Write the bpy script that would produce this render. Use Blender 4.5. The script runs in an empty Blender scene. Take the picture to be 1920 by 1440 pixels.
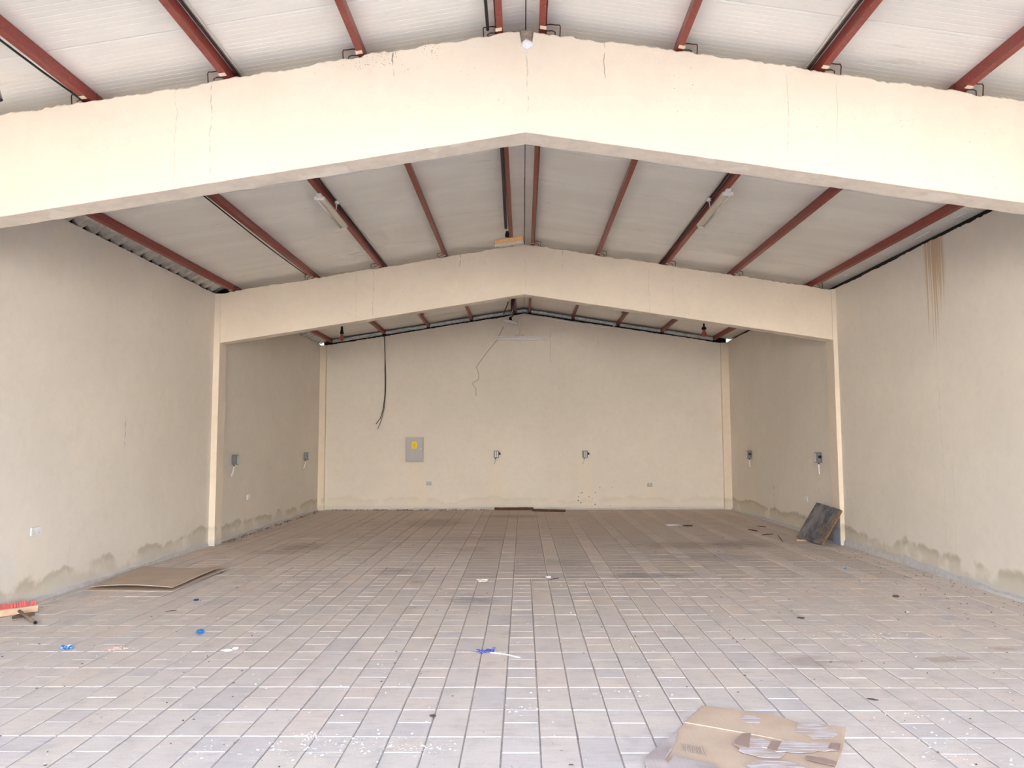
import bpy, bmesh, math, random
from mathutils import Vector, Matrix, noise as mnoise

S = bpy.context.scene
COL = S.collection
rnd = random.Random(7)

# ------------------------------------------------------------------ camera
EYE = Vector((0, 0, 1.56))
FOC = 1400.0
PITCH, YAW, ROLL = math.radians(4.532), math.radians(.843), math.radians(-.184)
Fv = Vector((-math.sin(YAW)*math.cos(PITCH), math.cos(YAW)*math.cos(PITCH), math.sin(PITCH)))
Rv0 = Vector((math.cos(YAW), math.sin(YAW), 0)); Uv0 = Rv0.cross(Fv)
Rv = Rv0*math.cos(ROLL) + Uv0*math.sin(ROLL)
Uv = -Rv0*math.sin(ROLL) + Uv0*math.cos(ROLL)
cam_d = bpy.data.cameras.new('camera'); cam = bpy.data.objects.new('camera', cam_d); COL.objects.link(cam)
cam_d.sensor_width = 36; cam_d.sensor_fit = 'HORIZONTAL'; cam_d.lens = FOC*36/1920
cam_d.clip_start = .05; cam_d.clip_end = 500
mw = Matrix((Rv, Uv, -Fv)).transposed().to_4x4(); mw.translation = EYE
cam.matrix_world = mw
S.camera = cam

# ------------------------------------------------------------------ sky, sun, exposure
SUN_DIR = Vector((-.22, .62, .66)).normalized()
W = bpy.data.worlds.new('sky'); S.world = W; W.use_nodes = True
wn = W.node_tree; wn.nodes.clear()
sky = wn.nodes.new('ShaderNodeTexSky'); sky.sky_type = 'NISHITA'; sky.sun_disc = False
sky.sun_elevation = math.asin(SUN_DIR.z); sky.sun_rotation = math.atan2(SUN_DIR.x, SUN_DIR.y)
sky.dust_density = 4.0; sky.air_density = 1.0; sky.altitude = 10
bg = wn.nodes.new('ShaderNodeBackground'); wo = wn.nodes.new('ShaderNodeOutputWorld')
wn.links.new(sky.outputs[0], bg.inputs[0]); bg.inputs[1].default_value = .85
wn.links.new(bg.outputs[0], wo.inputs[0])
sun_d = bpy.data.lights.new('sun', 'SUN'); sun_d.energy = 8.6; sun_d.angle = .0093; sun_d.color = (.93, .955, 1)
sun = bpy.data.objects.new('sun', sun_d); COL.objects.link(sun); sun.location = (0, -20, 30)
sun.rotation_euler = SUN_DIR.to_track_quat('Z', 'Y').to_euler()
vs = S.view_settings
S.display_settings.display_device = 'sRGB'
vs.view_transform = 'Standard'; vs.look = 'None'; vs.gamma = 1; vs.use_curve_mapping = False
vs.exposure = 1.73
S.cycles.diffuse_bounces = 7; S.cycles.max_bounces = 12
S.cycles.sample_clamp_indirect = 20

# ------------------------------------------------------------------ room numbers (metres)
XL, XR = -4.844, 4.875
D1, D2, DB = 5.438, 11.548, 17.75        # front faces of the two beams in view, back wall
DF = -.67                                 # the opening, behind the camera
RX = .034                                 # ridge
ZB, SB = 3.887, .1558                     # beam soffit at ridge, slope
ZT, ST = 4.6955, .1586                    # beam top at ridge, slope
ZR, SR = 4.815, .158                      # roof underside at ridge, slope
def zbot(x): return ZB - SB*abs(x-RX)
def ztop(x): return ZT - ST*abs(x-RX)
def zroof(x): return ZR - SR*abs(x-RX)

# unprojection of a photo pixel onto real planes (to find where things stand)
def ray(u, v): return Fv + Rv*((u-960)/FOC) - Uv*((v-720)/FOC)
def onfloor(u, v, z=0.0):
    d = ray(u, v); return EYE + d*((z-EYE.z)/d.z)
def onY(u, v, y):
    d = ray(u, v); return EYE + d*(y/d.y)
def onX(u, v, x):
    d = ray(u, v); return EYE + d*(x/d.x)

# ------------------------------------------------------------------ node helpers
def srgb(r, g, b):
    f = lambda c: (c/255/12.92) if c/255 <= .04045 else ((c/255+.055)/1.055)**2.4
    return (f(r), f(g), f(b), 1)
class Mat:
    def __init__(s, name, rough=.7, metal=0.0, spec=.3):
        s.m = bpy.data.materials.new(name); s.m.use_nodes = True
        s.t = s.m.node_tree; s.N = s.t.nodes; s.L = s.t.links
        s.b = s.N['Principled BSDF']
        s.b.inputs['Roughness'].default_value = rough; s.b.inputs['Metallic'].default_value = metal
        s.b.inputs['Specular IOR Level'].default_value = spec
        s._pos = None
    def put(s, sock, v):
        if isinstance(v, bpy.types.NodeSocket): s.L.new(v, sock)
        else: sock.default_value = v
    def pos(s):
        if not s._pos: s._pos = s.N.new('ShaderNodeNewGeometry')
        return s._pos.outputs['Position']
    def xyz(s):
        n = s.N.new('ShaderNodeSeparateXYZ'); s.L.new(s.pos(), n.inputs[0]); return n.outputs
    def scaled(s, v, off=(0, 0, 0)):
        n = s.N.new('ShaderNodeMapping'); s.L.new(s.pos(), n.inputs[0])
        n.inputs['Scale'].default_value = v; n.inputs['Location'].default_value = off; return n.outputs[0]
    def objvec(s, v):
        tc = s.N.new('ShaderNodeTexCoord'); n = s.N.new('ShaderNodeMapping')
        s.L.new(tc.outputs['Object'], n.inputs[0]); n.inputs['Scale'].default_value = v; return n.outputs[0]
    def noise(s, vec=None, scale=1, detail=4, rough=.55, dist=0):
        n = s.N.new('ShaderNodeTexNoise'); s.L.new(vec or s.pos(), n.inputs['Vector'])
        n.inputs['Scale'].default_value = scale; n.inputs['Detail'].default_value = detail
        n.inputs['Roughness'].default_value = rough; n.inputs['Distortion'].default_value = dist
        return n.outputs[0]
    def voro(s, vec=None, scale=1):
        n = s.N.new('ShaderNodeTexVoronoi'); s.L.new(vec or s.pos(), n.inputs['Vector'])
        n.inputs['Scale'].default_value = scale; return n.outputs['Distance']
    def mth(s, op, a, b=0.0, c=0.0):
        n = s.N.new('ShaderNodeMath'); n.operation = op
        s.put(n.inputs[0], a); s.put(n.inputs[1], b); s.put(n.inputs[2], c); return n.outputs[0]
    def ss(s, v, lo, hi, a=0.0, b=1.0):            # smoothstep map
        n = s.N.new('ShaderNodeMapRange'); n.interpolation_type = 'SMOOTHSTEP'
        if lo > hi: lo, hi, a, b = hi, lo, b, a
        for i, x in enumerate((v, lo, hi, a, b)): s.put(n.inputs[i], x)
        return n.outputs[0]
    def mix(s, f, a, b, mode='MIX'):
        n = s.N.new('ShaderNodeMix'); n.data_type = 'RGBA'; n.blend_type = mode
        s.put(n.inputs[0], f); s.put(n.inputs[6], a); s.put(n.inputs[7], b); return n.outputs[2]
    def ramp(s, f, stops, const=False):
        n = s.N.new('ShaderNodeValToRGB'); cr = n.color_ramp
        if const: cr.interpolation = 'CONSTANT'
        while len(cr.elements) < len(stops): cr.elements.new(.5)
        for e, (p, c) in zip(cr.elements, stops): e.position = p; e.color = c
        s.L.new(f, n.inputs[0]); return n.outputs[0]
    def bump(s, h, strength=.2, dist=.01):
        n = s.N.new('ShaderNodeBump'); n.inputs['Strength'].default_value = strength
        n.inputs['Distance'].default_value = dist; s.L.new(h, n.inputs['Height'])
        s.L.new(n.outputs[0], s.b.inputs['Normal'])
    def col(s, c): s.put(s.b.inputs['Base Color'], c); return s
    def box(s, c, lo, hi, soft):                     # 1 inside [lo,hi] of coordinate c
        return s.mth('MULTIPLY', s.ss(c, lo-soft, lo+soft), s.ss(c, hi+soft, hi-soft))
def plain(name, c, rough=.7, metal=0, spec=.3, var=.12, scale=25):
    m = Mat(name, rough, metal, spec)
    n = m.noise(scale=scale)
    d = tuple(x*(1-var*1.6) for x in c[:3])+(1,); l = tuple(min(1, x*(1+var)) for x in c[:3])+(1,)
    m.col(m.ramp(n, [(.3, d), (.7, l)])); return m.m

PAINT = srgb(231, 224, 213)
BEAM_PAINT = srgb(234, 221, 203)
def wall_material(name, stains=(), patches=(), specks=True, streak=False, blue_shade=False, cracks=(), damp=1.0, dh=(.62, -.045), holes=0.0, PAINT=PAINT):
    m = Mat(name, .78, 0, .25)
    x, y, z = m.xyz()
    big = m.noise(scale=.55, detail=5, rough=.6)
    fine = m.noise(scale=9, detail=6, rough=.65)
    c = m.mix(m.ss(big, .38, .66), tuple(v*.94 for v in PAINT[:3])+(1,), PAINT)
    c = m.mix(m.ss(fine, .42, .75, 0, .12), c, srgb(196, 180, 156))
    # roller patches
    pn = m.noise(vec=m.scaled((1, 1, .8)), scale=3.2, detail=2)
    c = m.mix(m.ss(pn, .60, .66, 0, .16), c, srgb(240, 229, 210))
    pert = m.mth('MULTIPLY', m.mth('SUBTRACT', fine, .5), .1)
    for (ax, lo, hi, zl, zh) in patches:
        k = m.mth('MULTIPLY', m.box(m.mth('ADD', (x if ax == 'x' else y), pert), lo, hi, .02), m.box(m.mth('ADD', z, pert), zl, zh, .05))
        c = m.mix(m.mth('MULTIPLY', k, .35), c, srgb(236, 222, 202))
    if damp:
        # tide marks left by damp and the bare cement band along the bottom
        n1 = m.noise(scale=1.15, detail=5, rough=.62)
        h = m.mth('ADD', m.mth('MULTIPLY', n1, dh[0]), dh[1])
        band = m.ss(m.mth('SUBTRACT', h, z), -.012, .05)
        edge = m.mth('MULTIPLY', band, m.ss(m.mth('SUBTRACT', h, z), .14, .02))
        patchy = m.ss(m.noise(scale=2.3, detail=3), .36, .52)
        c = m.mix(m.mth('MULTIPLY', band, m.mth('MULTIPLY', patchy, .42*damp)), c, srgb(186, 178, 158))
        c = m.mix(m.mth('MULTIPLY', edge, m.mth('MULTIPLY', patchy, .45*damp)), c, srgb(166, 154, 128))
        low = m.ss(m.mth('SUBTRACT', m.mth('ADD', z, m.mth('MULTIPLY', fine, .06)), .13), .02, -.03)
        c = m.mix(m.mth('MULTIPLY', low, .5), c, srgb(205, 205, 203))
    if streak:
        sy = m.noise(vec=m.scaled((0, 34, .22)), scale=1, detail=3, rough=.5)
        reach = m.ss(z, 2.0, 3.95)
        k = m.ss(m.mth('ADD', sy, m.mth('MULTIPLY', reach, .34)), .70, .80)
        k = m.mth('MULTIPLY', k, m.box(m.mth('ADD', y, m.mth('MULTIPLY', m.mth('SUBTRACT', 3.95, z), .01)), 8.58, 8.98, .05))
        c = m.mix(m.mth('MULTIPLY', k, .75), c, srgb(192, 160, 120))
    for (ax, p, zl, zh, wdt, amt) in cracks:
        wob = m.mth('MULTIPLY', m.mth('SUBTRACT', m.noise(vec=m.scaled((.6, .6, 3)), scale=1.3, detail=5), .5), .10)
        k = m.mth('ABSOLUTE', m.mth('ADD', m.mth('SUBTRACT', (x if ax == 'x' else y), p), wob))
        k = m.mth('MULTIPLY', m.ss(k, wdt, wdt*.4), m.box(z, zl, zh, .04))
        k = m.mth('MULTIPLY', k, m.ss(m.noise(scale=14, detail=1), .38, .55))
        c = m.mix(m.mth('MULTIPLY', k, amt), c, srgb(95, 82, 68))
    for (ax, lo, hi, zl, zh, dens, sc) in stains:            # chipped specks
        v = m.voro(vec=m.scaled((1, 1, 1.7)), scale=sc); v = m.mth('ADD', v, m.mth('MULTIPLY', m.noise(scale=60, detail=3), .22)); dens += .1
        reg = m.mth('MULTIPLY', m.box((x if ax == 'x' else y), lo, hi, .08), m.box(z, zl, zh, .05))
        k = m.mth('MULTIPLY', m.ss(v, dens, dens*.6), m.mth('MULTIPLY', reg, m.ss(m.noise(scale=6, detail=2), .5, .58)))
        c = m.mix(m.mth('MULTIPLY', k, .85), c, srgb(70, 58, 50))
    if holes:
        v = m.voro(vec=m.scaled((1, 1, 1.4)), scale=26); v = m.mth('ADD', v, m.mth('MULTIPLY', m.noise(scale=70, detail=3), .25))
        k = m.mth('MULTIPLY', m.ss(v, holes, holes*.5), m.ss(m.noise(scale=2.2, detail=4), .50, .62))
        c = m.mix(m.mth('MULTIPLY', k, .7), c, srgb(120, 104, 88))
    if blue_shade:
        k = m.mth('MULTIPLY', m.ss(m.mth('ADD', z, m.mth('MULTIPLY', fine, .2)), .62, .05), m.ss(y, 11.56, 11.60))  # bluish skylit shade put into the colour of the column foot
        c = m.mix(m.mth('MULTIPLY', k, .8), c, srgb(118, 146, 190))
    m.col(c)
    m.bump(m.noise(scale=38, detail=6, rough=.7), .22, .006)
    return m.m

M = {}
M['wall_l'] = wall_material('painted_plaster_left', patches=[('y', 7.18, 7.62, -.1, .66), ('y', 13.05, 13.4, .05, .6)],
    cracks=[('y', 9.03, 1.55, 1.85, .008, .7), ('y', 8.0, .2, .75, .005, .25)])
M['wall_r'] = wall_material('painted_plaster_right', streak=True, damp=1.15, dh=(.42, .075), patches=[('y', 15.9, 16.3, 0, 1.0)],
    cracks=[('y', 14.73, .1, .72, .012, .8), ('y', 8.8, .2, 2.2, .004, .25), ('y', 8.6, .3, 1.6, .004, .2)])
M['wall_b'] = wall_material('painted_plaster_back', damp=.25, patches=[('x', -2.66, -2.3, .05, 1.08), ('x', -.78, -.5, .1, 1.15), ('x', 1.3, 1.62, .1, 1.15), ('x', 2.86, 3.1, .1, .55)],
    stains=[('x', 1.2, 2.1, .08, .55, .26, 9), ('x', .5, 1.2, .1, .28, .2, 12)],
    cracks=[('x', .66, 3.5, 4.25, .007, .45), ('x', 1.80, 3.75, 4.3, .007, .45)])
M['beam'] = wall_material('painted_concrete_beam', PAINT=BEAM_PAINT, damp=0, holes=.27,
    stains=[('x', -1.35, -.60, 4.38, 4.62, .27, 44), ('x', .9, 1.5, 4.36, 4.58, .2, 36), ('x', -.72, -.45, 4.36, 4.5, .2, 40)],
    cracks=[('x', -2.35, 3.3, 4.4, .006, .35), ('x', -2.62, 3.2, 4.3, .004, .25), ('x', .05, 3.95, 4.5, .006, .3), ('x', .63, 4.3, 4.6, .005, .55),
            ('x', 1.98, 3.4, 4.3, .004, .3), ('x', 2.35, 3.4, 4.25, .004, .25), ('x', -.98, 4.35, 4.6, .006, .8)])
M['column'] = wall_material('painted_concrete_column', damp=.6, PAINT=BEAM_PAINT)
M['column_b'] = wall_material('painted_concrete_column_blue_shade', PAINT=BEAM_PAINT, blue_shade=True)

# bare concrete soffit
def soffit_mat():
    m = Mat('cream_soffit_concrete', .85)
    n = m.noise(scale=7, detail=6, rough=.7); b = m.noise(scale=2, detail=3)
    c = m.mix(m.ss(n, .35, .62), srgb(222, 210, 196), srgb(234, 222, 206))
    c = m.mix(m.ss(b, .56, .60, 0, .55), c, srgb(246, 238, 224))
    m.col(c); m.bump(n, .3, .006); return m.m
M['soffit'] = soffit_mat()

def paver_mat(name, island, dim=0.0):
    m = Mat(name, .82, 0, .22)
    if island:
        r = m.pos(); r = m._pos.outputs['Random Per Island']
    else:
        oi = m.N.new('ShaderNodeObjectInfo'); r = oi.outputs['Random']
    x, y, z = m.xyz()
    c = m.ramp(r, [(0, srgb(223, 212, 202)), (.16, srgb(225, 214, 203)), (.33, srgb(226, 213, 202)), (.47, srgb(221, 211, 203)), (.60, srgb(227, 215, 202)),
                   (.74, srgb(223, 212, 204)), (.88, srgb(214, 205, 199)), (.94, srgb(229, 214, 200))], True)
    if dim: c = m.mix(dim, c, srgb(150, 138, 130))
    grain = m.noise(scale=120, detail=3, rough=.7)
    mott = m.noise(scale=5, detail=6, rough=.65)
    brush = m.noise(vec=m.scaled((2.2, 14, 1)), scale=2.2, detail=6, rough=.72)
    c = m.mix(m.ss(grain, .35, .7, 0, .22), c, srgb(176, 168, 162))
    c = m.mix(m.ss(mott, .45, .75, 0, .38), c, srgb(180, 171, 165))
    c = m.mix(m.ss(brush, .53, .72, 0, .45), c, srgb(238, 232, 228))
    c = m.mix(m.ss(brush, .48, .30, 0, .40), c, srgb(176, 167, 161))
    # brown dust never swept from the rear, thickest to the left
    dn = m.noise(vec=m.scaled((.7, .5, 1)), scale=.9, detail=6, rough=.65)
    edge = m.mth('ADD', y, m.mth('MULTIPLY', x, -.55))
    k = m.ss(m.mth('ADD', edge, m.mth('MULTIPLY', m.mth('SUBTRACT', dn, .5), 7)), 8.5, 15.5)
    c = m.mix(m.mth('MULTIPLY', k, .6), c, srgb(204, 184, 170))
    k2 = m.mth('MULTIPLY', m.ss(y, 8.2, 10.5), m.ss(dn, .48, .68))
    c = m.mix(m.mth('MULTIPLY', k2, .3), c, srgb(190, 180, 172))
    # separate smudges: centre x, y, radius x, y, colour, strength
    wob = m.mth('MULTIPLY', m.mth('SUBTRACT', m.noise(vec=m.scaled((1.6, 6, 1)), scale=2.2, detail=7, rough=.75), .5), 3.4)
    for (cx, cy, rx, ry, cc, a) in SMUDGES:
        dx = m.mth('DIVIDE', m.mth('SUBTRACT', x, cx), rx); dy = m.mth('DIVIDE', m.mth('SUBTRACT', y, cy), ry)
        d = m.mth('SQRT', m.mth('ADD', m.mth('MULTIPLY', dx, dx), m.mth('MULTIPLY', dy, dy)))
        c = m.mix(m.ss(m.mth('ADD', d, wob), 1.1, .3, 0, a*.85), c, cc)
    m.col(c)
    m.bump(m.mth('ADD', grain, m.mth('MULTIPLY', mott, .6)), .35, .004)
    return m.m
GR, BR, RB = srgb(118, 122, 130), srgb(116, 96, 80), srgb(150, 118, 100)
SMUDGES = []
for (u, v, rx, ry, cc, a) in [(886, 1124, .32, .22, GR, .5), (1212, 1079, .5, .22, GR, .6), (738, 1070, .35, .3, GR, .45), (880, 1030, .3, .4, GR, .3),
        (1330, 1045, .9, .5, GR, .35), (1290, 1022, 1.1, .5, BR, .4), (1400, 1020, .6, .5, BR, .4), (565, 1025, .45, .5, BR, .55), (520, 1035, .5, .3, BR, .4),
        (1790, 1236, .3, .09, RB, .5), (1880, 1217, .16, .08, RB, .45), (1525, 1240, .3, .18, BR, .35), (1050, 1055, .5, .4, GR, .35), (960, 968, .9, .5, BR, .45),
        (815, 980, .7, 1.0, BR, .4), (890, 1010, .9, .5, RB, .3)]:
    p = onfloor(u, v); SMUDGES.append((p.x, p.y, rx, ry, cc, a))
M['paver'] = paver_mat('grey_beige_paver', False)
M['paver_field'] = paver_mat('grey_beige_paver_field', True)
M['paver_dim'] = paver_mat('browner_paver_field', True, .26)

def sand_mat(name, a, b, sc=30):
    m = Mat(name, .95, 0, .1)
    m.col(m.mix(m.noise(scale=sc, detail=6), a, b)); m.bump(m.noise(scale=sc*2, detail=4), .5, .01); return m.m
M['bounce_wall'] = plain('cream_bounce_wall', srgb(240, 236, 226), .85, var=.03, scale=2)
M['joint'] = sand_mat('joint_sand', srgb(144, 132, 124), srgb(198, 188, 180))
M['yard'] = sand_mat('dark_bounce_yard', srgb(122, 120, 115), srgb(138, 135, 129), 2)

def panel_mat():
    m = Mat('white_sandwich_panel', .42, 0, .4)
    big = m.noise(vec=m.scaled((.25, 1.2, 1)), scale=2.0, detail=4)
    c = m.mix(m.ss(big, .35, .7), srgb(232, 229, 222), srgb(240, 238, 232))
    d = m.noise(vec=m.scaled((.5, 1.5, 1), (3, 1, 0)), scale=3.1, detail=6, rough=.7)
    c = m.mix(m.ss(d, .60, .72, 0, .22), c, srgb(160, 146, 128))
    m.col(c); return m.m
M['panel'] = panel_mat()
M['slab'] = plain('roof_back_sheet', srgb(120, 116, 110), .6)
def oxide():
    m = Mat('red_oxide_steel', .38, 0, .55)
    n = m.noise(scale=30, detail=5, rough=.7)
    c = m.mix(m.ss(n, .35, .65), srgb(120, 36, 28), srgb(146, 50, 38))
    c = m.mix(m.ss(m.noise(scale=55, detail=2), .66, .74, 0, .6), c, srgb(196, 150, 132))
    x, y, z = m.xyz()
    pj = m.mth('ABSOLUTE', m.mth('SUBTRACT', m.mth('FRACT', m.mth('DIVIDE', y, 2.9)), .5))
    c = m.mix(m.ss(pj, .0016, .0006, 0, .7), c, srgb(60, 20, 16))
    m.col(c); return m.m
M['oxide'] = oxide()
M['rebar'] = plain('rusty_rebar', srgb(84, 48, 40), .8)
M['black'] = plain('black_rubber', srgb(28, 26, 26), .5)
M['darkcable'] = plain('dark_conduit', srgb(58, 44, 40), .6)
M['cream_paint'] = plain('cream_overspray', srgb(240, 226, 202), .7, var=.05)
M['white_plastic'] = plain('white_plastic', srgb(232, 230, 230), .35, spec=.5, var=.03)
M['tube_glass'] = plain('milky_tube_glass', srgb(222, 214, 200), .2, spec=.6, var=.02)
M['warm_enamel'] = plain('old_white_enamel', srgb(214, 203, 188), .4, var=.05)
M['amber'] = plain('weathered_yellow_diffuser', srgb(238, 190, 128), .45, var=.15, scale=60)
M['galv'] = None
def galv(name='galvanised_steel', a=(168, 174, 178), b=(206, 210, 212), rough=.38, metal=.5):
    m = Mat(name, rough, metal, .5)
    n = m.noise(scale=18, detail=4)
    m.col(m.mix(m.ss(n, .35, .65), srgb(*a), srgb(*b))); return m.m
M['galv'] = galv()
M['galv_dark'] = galv('dull_galvanised_sheet', (176, 178, 180), (196, 198, 200), .30, .95)
M['switch'] = plain('switch_grey_casing', srgb(122, 124, 128), .5, .25, var=.06)
M['switch_bright'] = plain('switch_bright_rib', srgb(206, 208, 210), .4, .2, var=.03)
M['grey_metal'] = plain('grey_enclosure_metal', srgb(176, 174, 174), .45, .1, var=.04)
M['dark_metal'] = plain('dark_grey_metal', srgb(78, 76, 78), .45, .3)
M['yellow'] = plain('yellow_sticker', srgb(250, 226, 30), .5, var=.02)
M['ochre'] = plain('ochre_print', srgb(196, 150, 20), .5, var=.02)
M['card'] = None
def card(name, a, b):
    m = Mat(name, .88, 0, .15)
    n = m.noise(scale=3, detail=5); f = m.noise(vec=m.objvec((160, 6, 6)), scale=1, detail=2)
    c = m.mix(m.ss(n, .35, .68), srgb(*a), srgb(*b))
    c = m.mix(m.ss(f, .5, .7, 0, .18), c, srgb(*[int(v*.82) for v in a])); m.col(c); m.bump(n, .15, .01); return m.m
M['card'] = card('kraft_cardboard', (204, 180, 156), (214, 192, 168))
M['card_dull'] = card('dusty_cardboard', (194, 176, 158), (202, 184, 166))
M['card_inner'] = card('grey_cardboard_liner', (178, 166, 160), (196, 184, 178))
def tape():
    m = Mat('scuffed_clear_tape', .35, 0, .5)
    n = m.noise(vec=m.objvec((6, 60, 6)), scale=1, detail=4)
    m.col(m.mix(m.ss(n, .42, .62), srgb(196, 176, 162), srgb(226, 220, 222))); m.bump(n, .5, .004); return m.m
M['tape'] = tape()
M['tape_brown'] = plain('brown_tape', srgb(170, 146, 132), .5, var=.05)
M['wood'] = plain('pale_pine', srgb(206, 174, 146), .75, var=.15, scale=12)
M['stick'] = plain('dusty_stick', srgb(138, 120, 102), .85)
M['dark_wood'] = plain('old_brown_wood', srgb(96, 66, 50), .85, var=.25)
M['splinter'] = plain('splintered_wood', srgb(140, 112, 88), .9, var=.3, scale=40)
def blackboard():
    m = Mat('black_stained_plywood', .6, 0, .4)
    n = m.noise(vec=m.objvec((3, 3, 12)), scale=1.5, detail=6, rough=.7); n2 = m.noise(scale=4, detail=6)
    c = m.mix(m.ss(n, .35, .65), srgb(70, 70, 82), srgb(112, 112, 120))
    c = m.mix(m.ss(n2, .40, .58, 0, .7), c, srgb(150, 148, 148)); m.col(c); m.bump(n, .4, .01); return m.m
M['board'] = blackboard()
M['red_bristle'] = plain('red_bristles', srgb(226, 112, 110), .6, var=.15, scale=80)
M['blue'] = plain('blue_plastic', srgb(42, 118, 190), .35, spec=.5, var=.25, scale=60)
M['navy'] = plain('navy_plastic', srgb(34, 58, 104), .4)
M['royal'] = plain('royal_blue_fibre', srgb(50, 82, 190), .6, var=.3, scale=90)
M['paper'] = plain('white_paper', srgb(228, 230, 236), .7, var=.06)
M['pinkpaper'] = plain('pink_flakes', srgb(226, 190, 176), .7, var=.08)
M['chips'] = plain('plaster_chips', srgb(226, 222, 218), .8, var=.05)
M['grit'] = plain('dark_grit', srgb(96, 82, 74), .9, var=.2)
M['cement'] = plain('pale_cement_fillet', srgb(198, 196, 194), .9, var=.08, scale=14)
M['bare'] = plain('bare_grey_mortar', srgb(158, 144, 132), .95, var=.2, scale=40)
M['foam'] = plain('white_filler', srgb(240, 240, 240), .8, var=.04, scale=60)
M['redbulb'] = plain('reddish_bulb', srgb(170, 90, 80), .3, spec=.5)
M['whitepvc'] = plain('white_pvc', srgb(214, 206, 192), .45, var=.05)

# ------------------------------------------------------------------ mesh helpers
def obj(name, bm, mats, parent=None, loc=None, smooth=False, rot=None):
    me = bpy.data.meshes.new(name)
    bm.normal_update(); bm.to_mesh(me); bm.free()
    for mt in (mats if isinstance(mats, (list, tuple)) else [mats]): me.materials.append(mt)
    if smooth:
        for p in me.polygons: p.use_smooth = True
    o = bpy.data.objects.new(name, me); COL.objects.link(o)
    if parent: o.parent = parent
    if loc: o.location = loc
    if rot: o.rotation_euler = rot
    return o
def empty(name, loc=(0, 0, 0), rz=0.0, rot=None):
    o = bpy.data.objects.new(name, None); COL.objects.link(o); o.location = loc
    o.rotation_euler = rot or (0, 0, rz); o.empty_display_size = .1; return o
def tag(o, label=None, cat=None, group=None, kind=None):
    if label: o['label'] = label
    if cat: o['category'] = cat
    if group: o['group'] = group
    if kind: o['kind'] = kind
    return o
def box(bm, c, s, rot=None, bev=0.0, mi=0):
    r = bmesh.ops.create_cube(bm, size=1)
    vs_ = r['verts']
    for v in vs_: v.co = Vector((v.co.x*s[0], v.co.y*s[1], v.co.z*s[2]))
    if bev:
        es = list({e for v in vs_ for e in v.link_edges})
        rb = bmesh.ops.bevel(bm, geom=es, offset=bev, segments=1, affect='EDGES'); vs_ = list({v for f in rb['faces'] for v in f.verts} | {v for v in vs_ if v.is_valid})
    for v in vs_:
        if rot: v.co = rot @ v.co
        v.co = v.co + Vector(c)
    if mi:
        for f in {f for v in vs_ for f in v.link_faces}: f.material_index = mi
    return vs_
def tube(bm, pts, r, n=8, caps=True, mi=0):
    pts = [Vector(p) for p in pts]; rings = []
    rs = r if isinstance(r, (list, tuple)) else [r]*len(pts)
    up = None
    for i, p in enumerate(pts):
        t = (pts[min(i+1, len(pts)-1)] - pts[max(i-1, 0)]).normalized()
        if up is None: up = Vector((0, 0, 1)) if abs(t.z) < .9 else Vector((1, 0, 0))
        a = t.cross(up).normalized(); b = a.cross(t).normalized(); up = b
        rings.append([bm.verts.new(p + (a*math.cos(k*2*math.pi/n) + b*math.sin(k*2*math.pi/n))*rs[i]) for k in range(n)])
    for A, B in zip(rings, rings[1:]):
        for k in range(n):
            f = bm.faces.new((A[k], A[(k+1) % n], B[(k+1) % n], B[k])); f.material_index = mi
    if caps:
        bm.faces.new(rings[0][::-1]).material_index = mi; bm.faces.new(rings[-1]).material_index = mi
def lathe(bm, prof, c=(0, 0, 0), axis='Z', n=16):
    rings = []
    for r, h in prof:
        ring = []
        for k in range(n):
            a = 2*math.pi*k/n
            v = (r*math.cos(a), r*math.sin(a), h) if axis == 'Z' else ((h, r*math.cos(a), r*math.sin(a)) if axis == 'X' else (r*math.cos(a), h, r*math.sin(a)))
            ring.append(bm.verts.new(Vector(c)+Vector(v)))
        rings.append(ring)
    for A, B in zip(rings, rings[1:]):
        for k in range(n): bm.faces.new((A[k], A[(k+1) % n], B[(k+1) % n], B[k]))
    bm.faces.new(rings[0]); bm.faces.new(rings[-1])
    bmesh.ops.recalc_face_normals(bm, faces=bm.faces)
def poly_slab(bm, pts, th, mi=0):
    """pts: list of 3D points of the top outline; extruded down by th"""
    top = [bm.verts.new(p) for p in pts]; bot = [bm.verts.new(Vector(p)-Vector((0, 0, th))) for p in pts]
    fs = [bm.faces.new(top), bm.faces.new(bot[::-1])]
    for i in range(len(pts)):
        j = (i+1) % len(pts); fs.append(bm.faces.new((top[j], top[i], bot[i], bot[j])))
    for f in fs: f.material_index = mi
    bmesh.ops.recalc_face_normals(bm, faces=fs)
    return fs
def nz(x, seed=0.0): return mnoise.noise(Vector((x, seed, seed*1.7)))
def rag(x, seed, a):
    """irregular hand plastered edge"""
    return a*(nz(x*1.3, seed)*.8 + nz(x*5, seed+3)*.6 + nz(x*17, seed+9)*.65 + nz(x*41, seed+5)*.55*(nz(x*3, seed+7)+.6))

# ------------------------------------------------------------------ outside ground, floor base
bm = bmesh.new(); box(bm, (0, -40.7, -.15), (160, 80, .2)); tag(obj('bounce_yard_ground', bm, M['yard']), kind='structure')  # unseen yard added to bounce daylight in, darkened to spare the front beam
# pale wall added behind the camera, unseen, to throw daylight back into the hall
bm = bmesh.new(); box(bm, (0, -24.2, 3.2), (64, .4, 6.6)); box(bm, (0, -23.95, 6.55), (64.4, .3, .25))
tag(obj('added_bounce_wall', bm, M['bounce_wall']), 'long cream wall added across the yard to throw light into the hall', kind='structure')
bm = bmesh.new(); box(bm, ((XL+XR)/2, (DF+DB)/2+.05, -.0558), (XR-XL+.3, DB-DF+.3, .10))
floor = obj('floor', bm, M['joint']); tag(floor, kind='structure')

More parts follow.
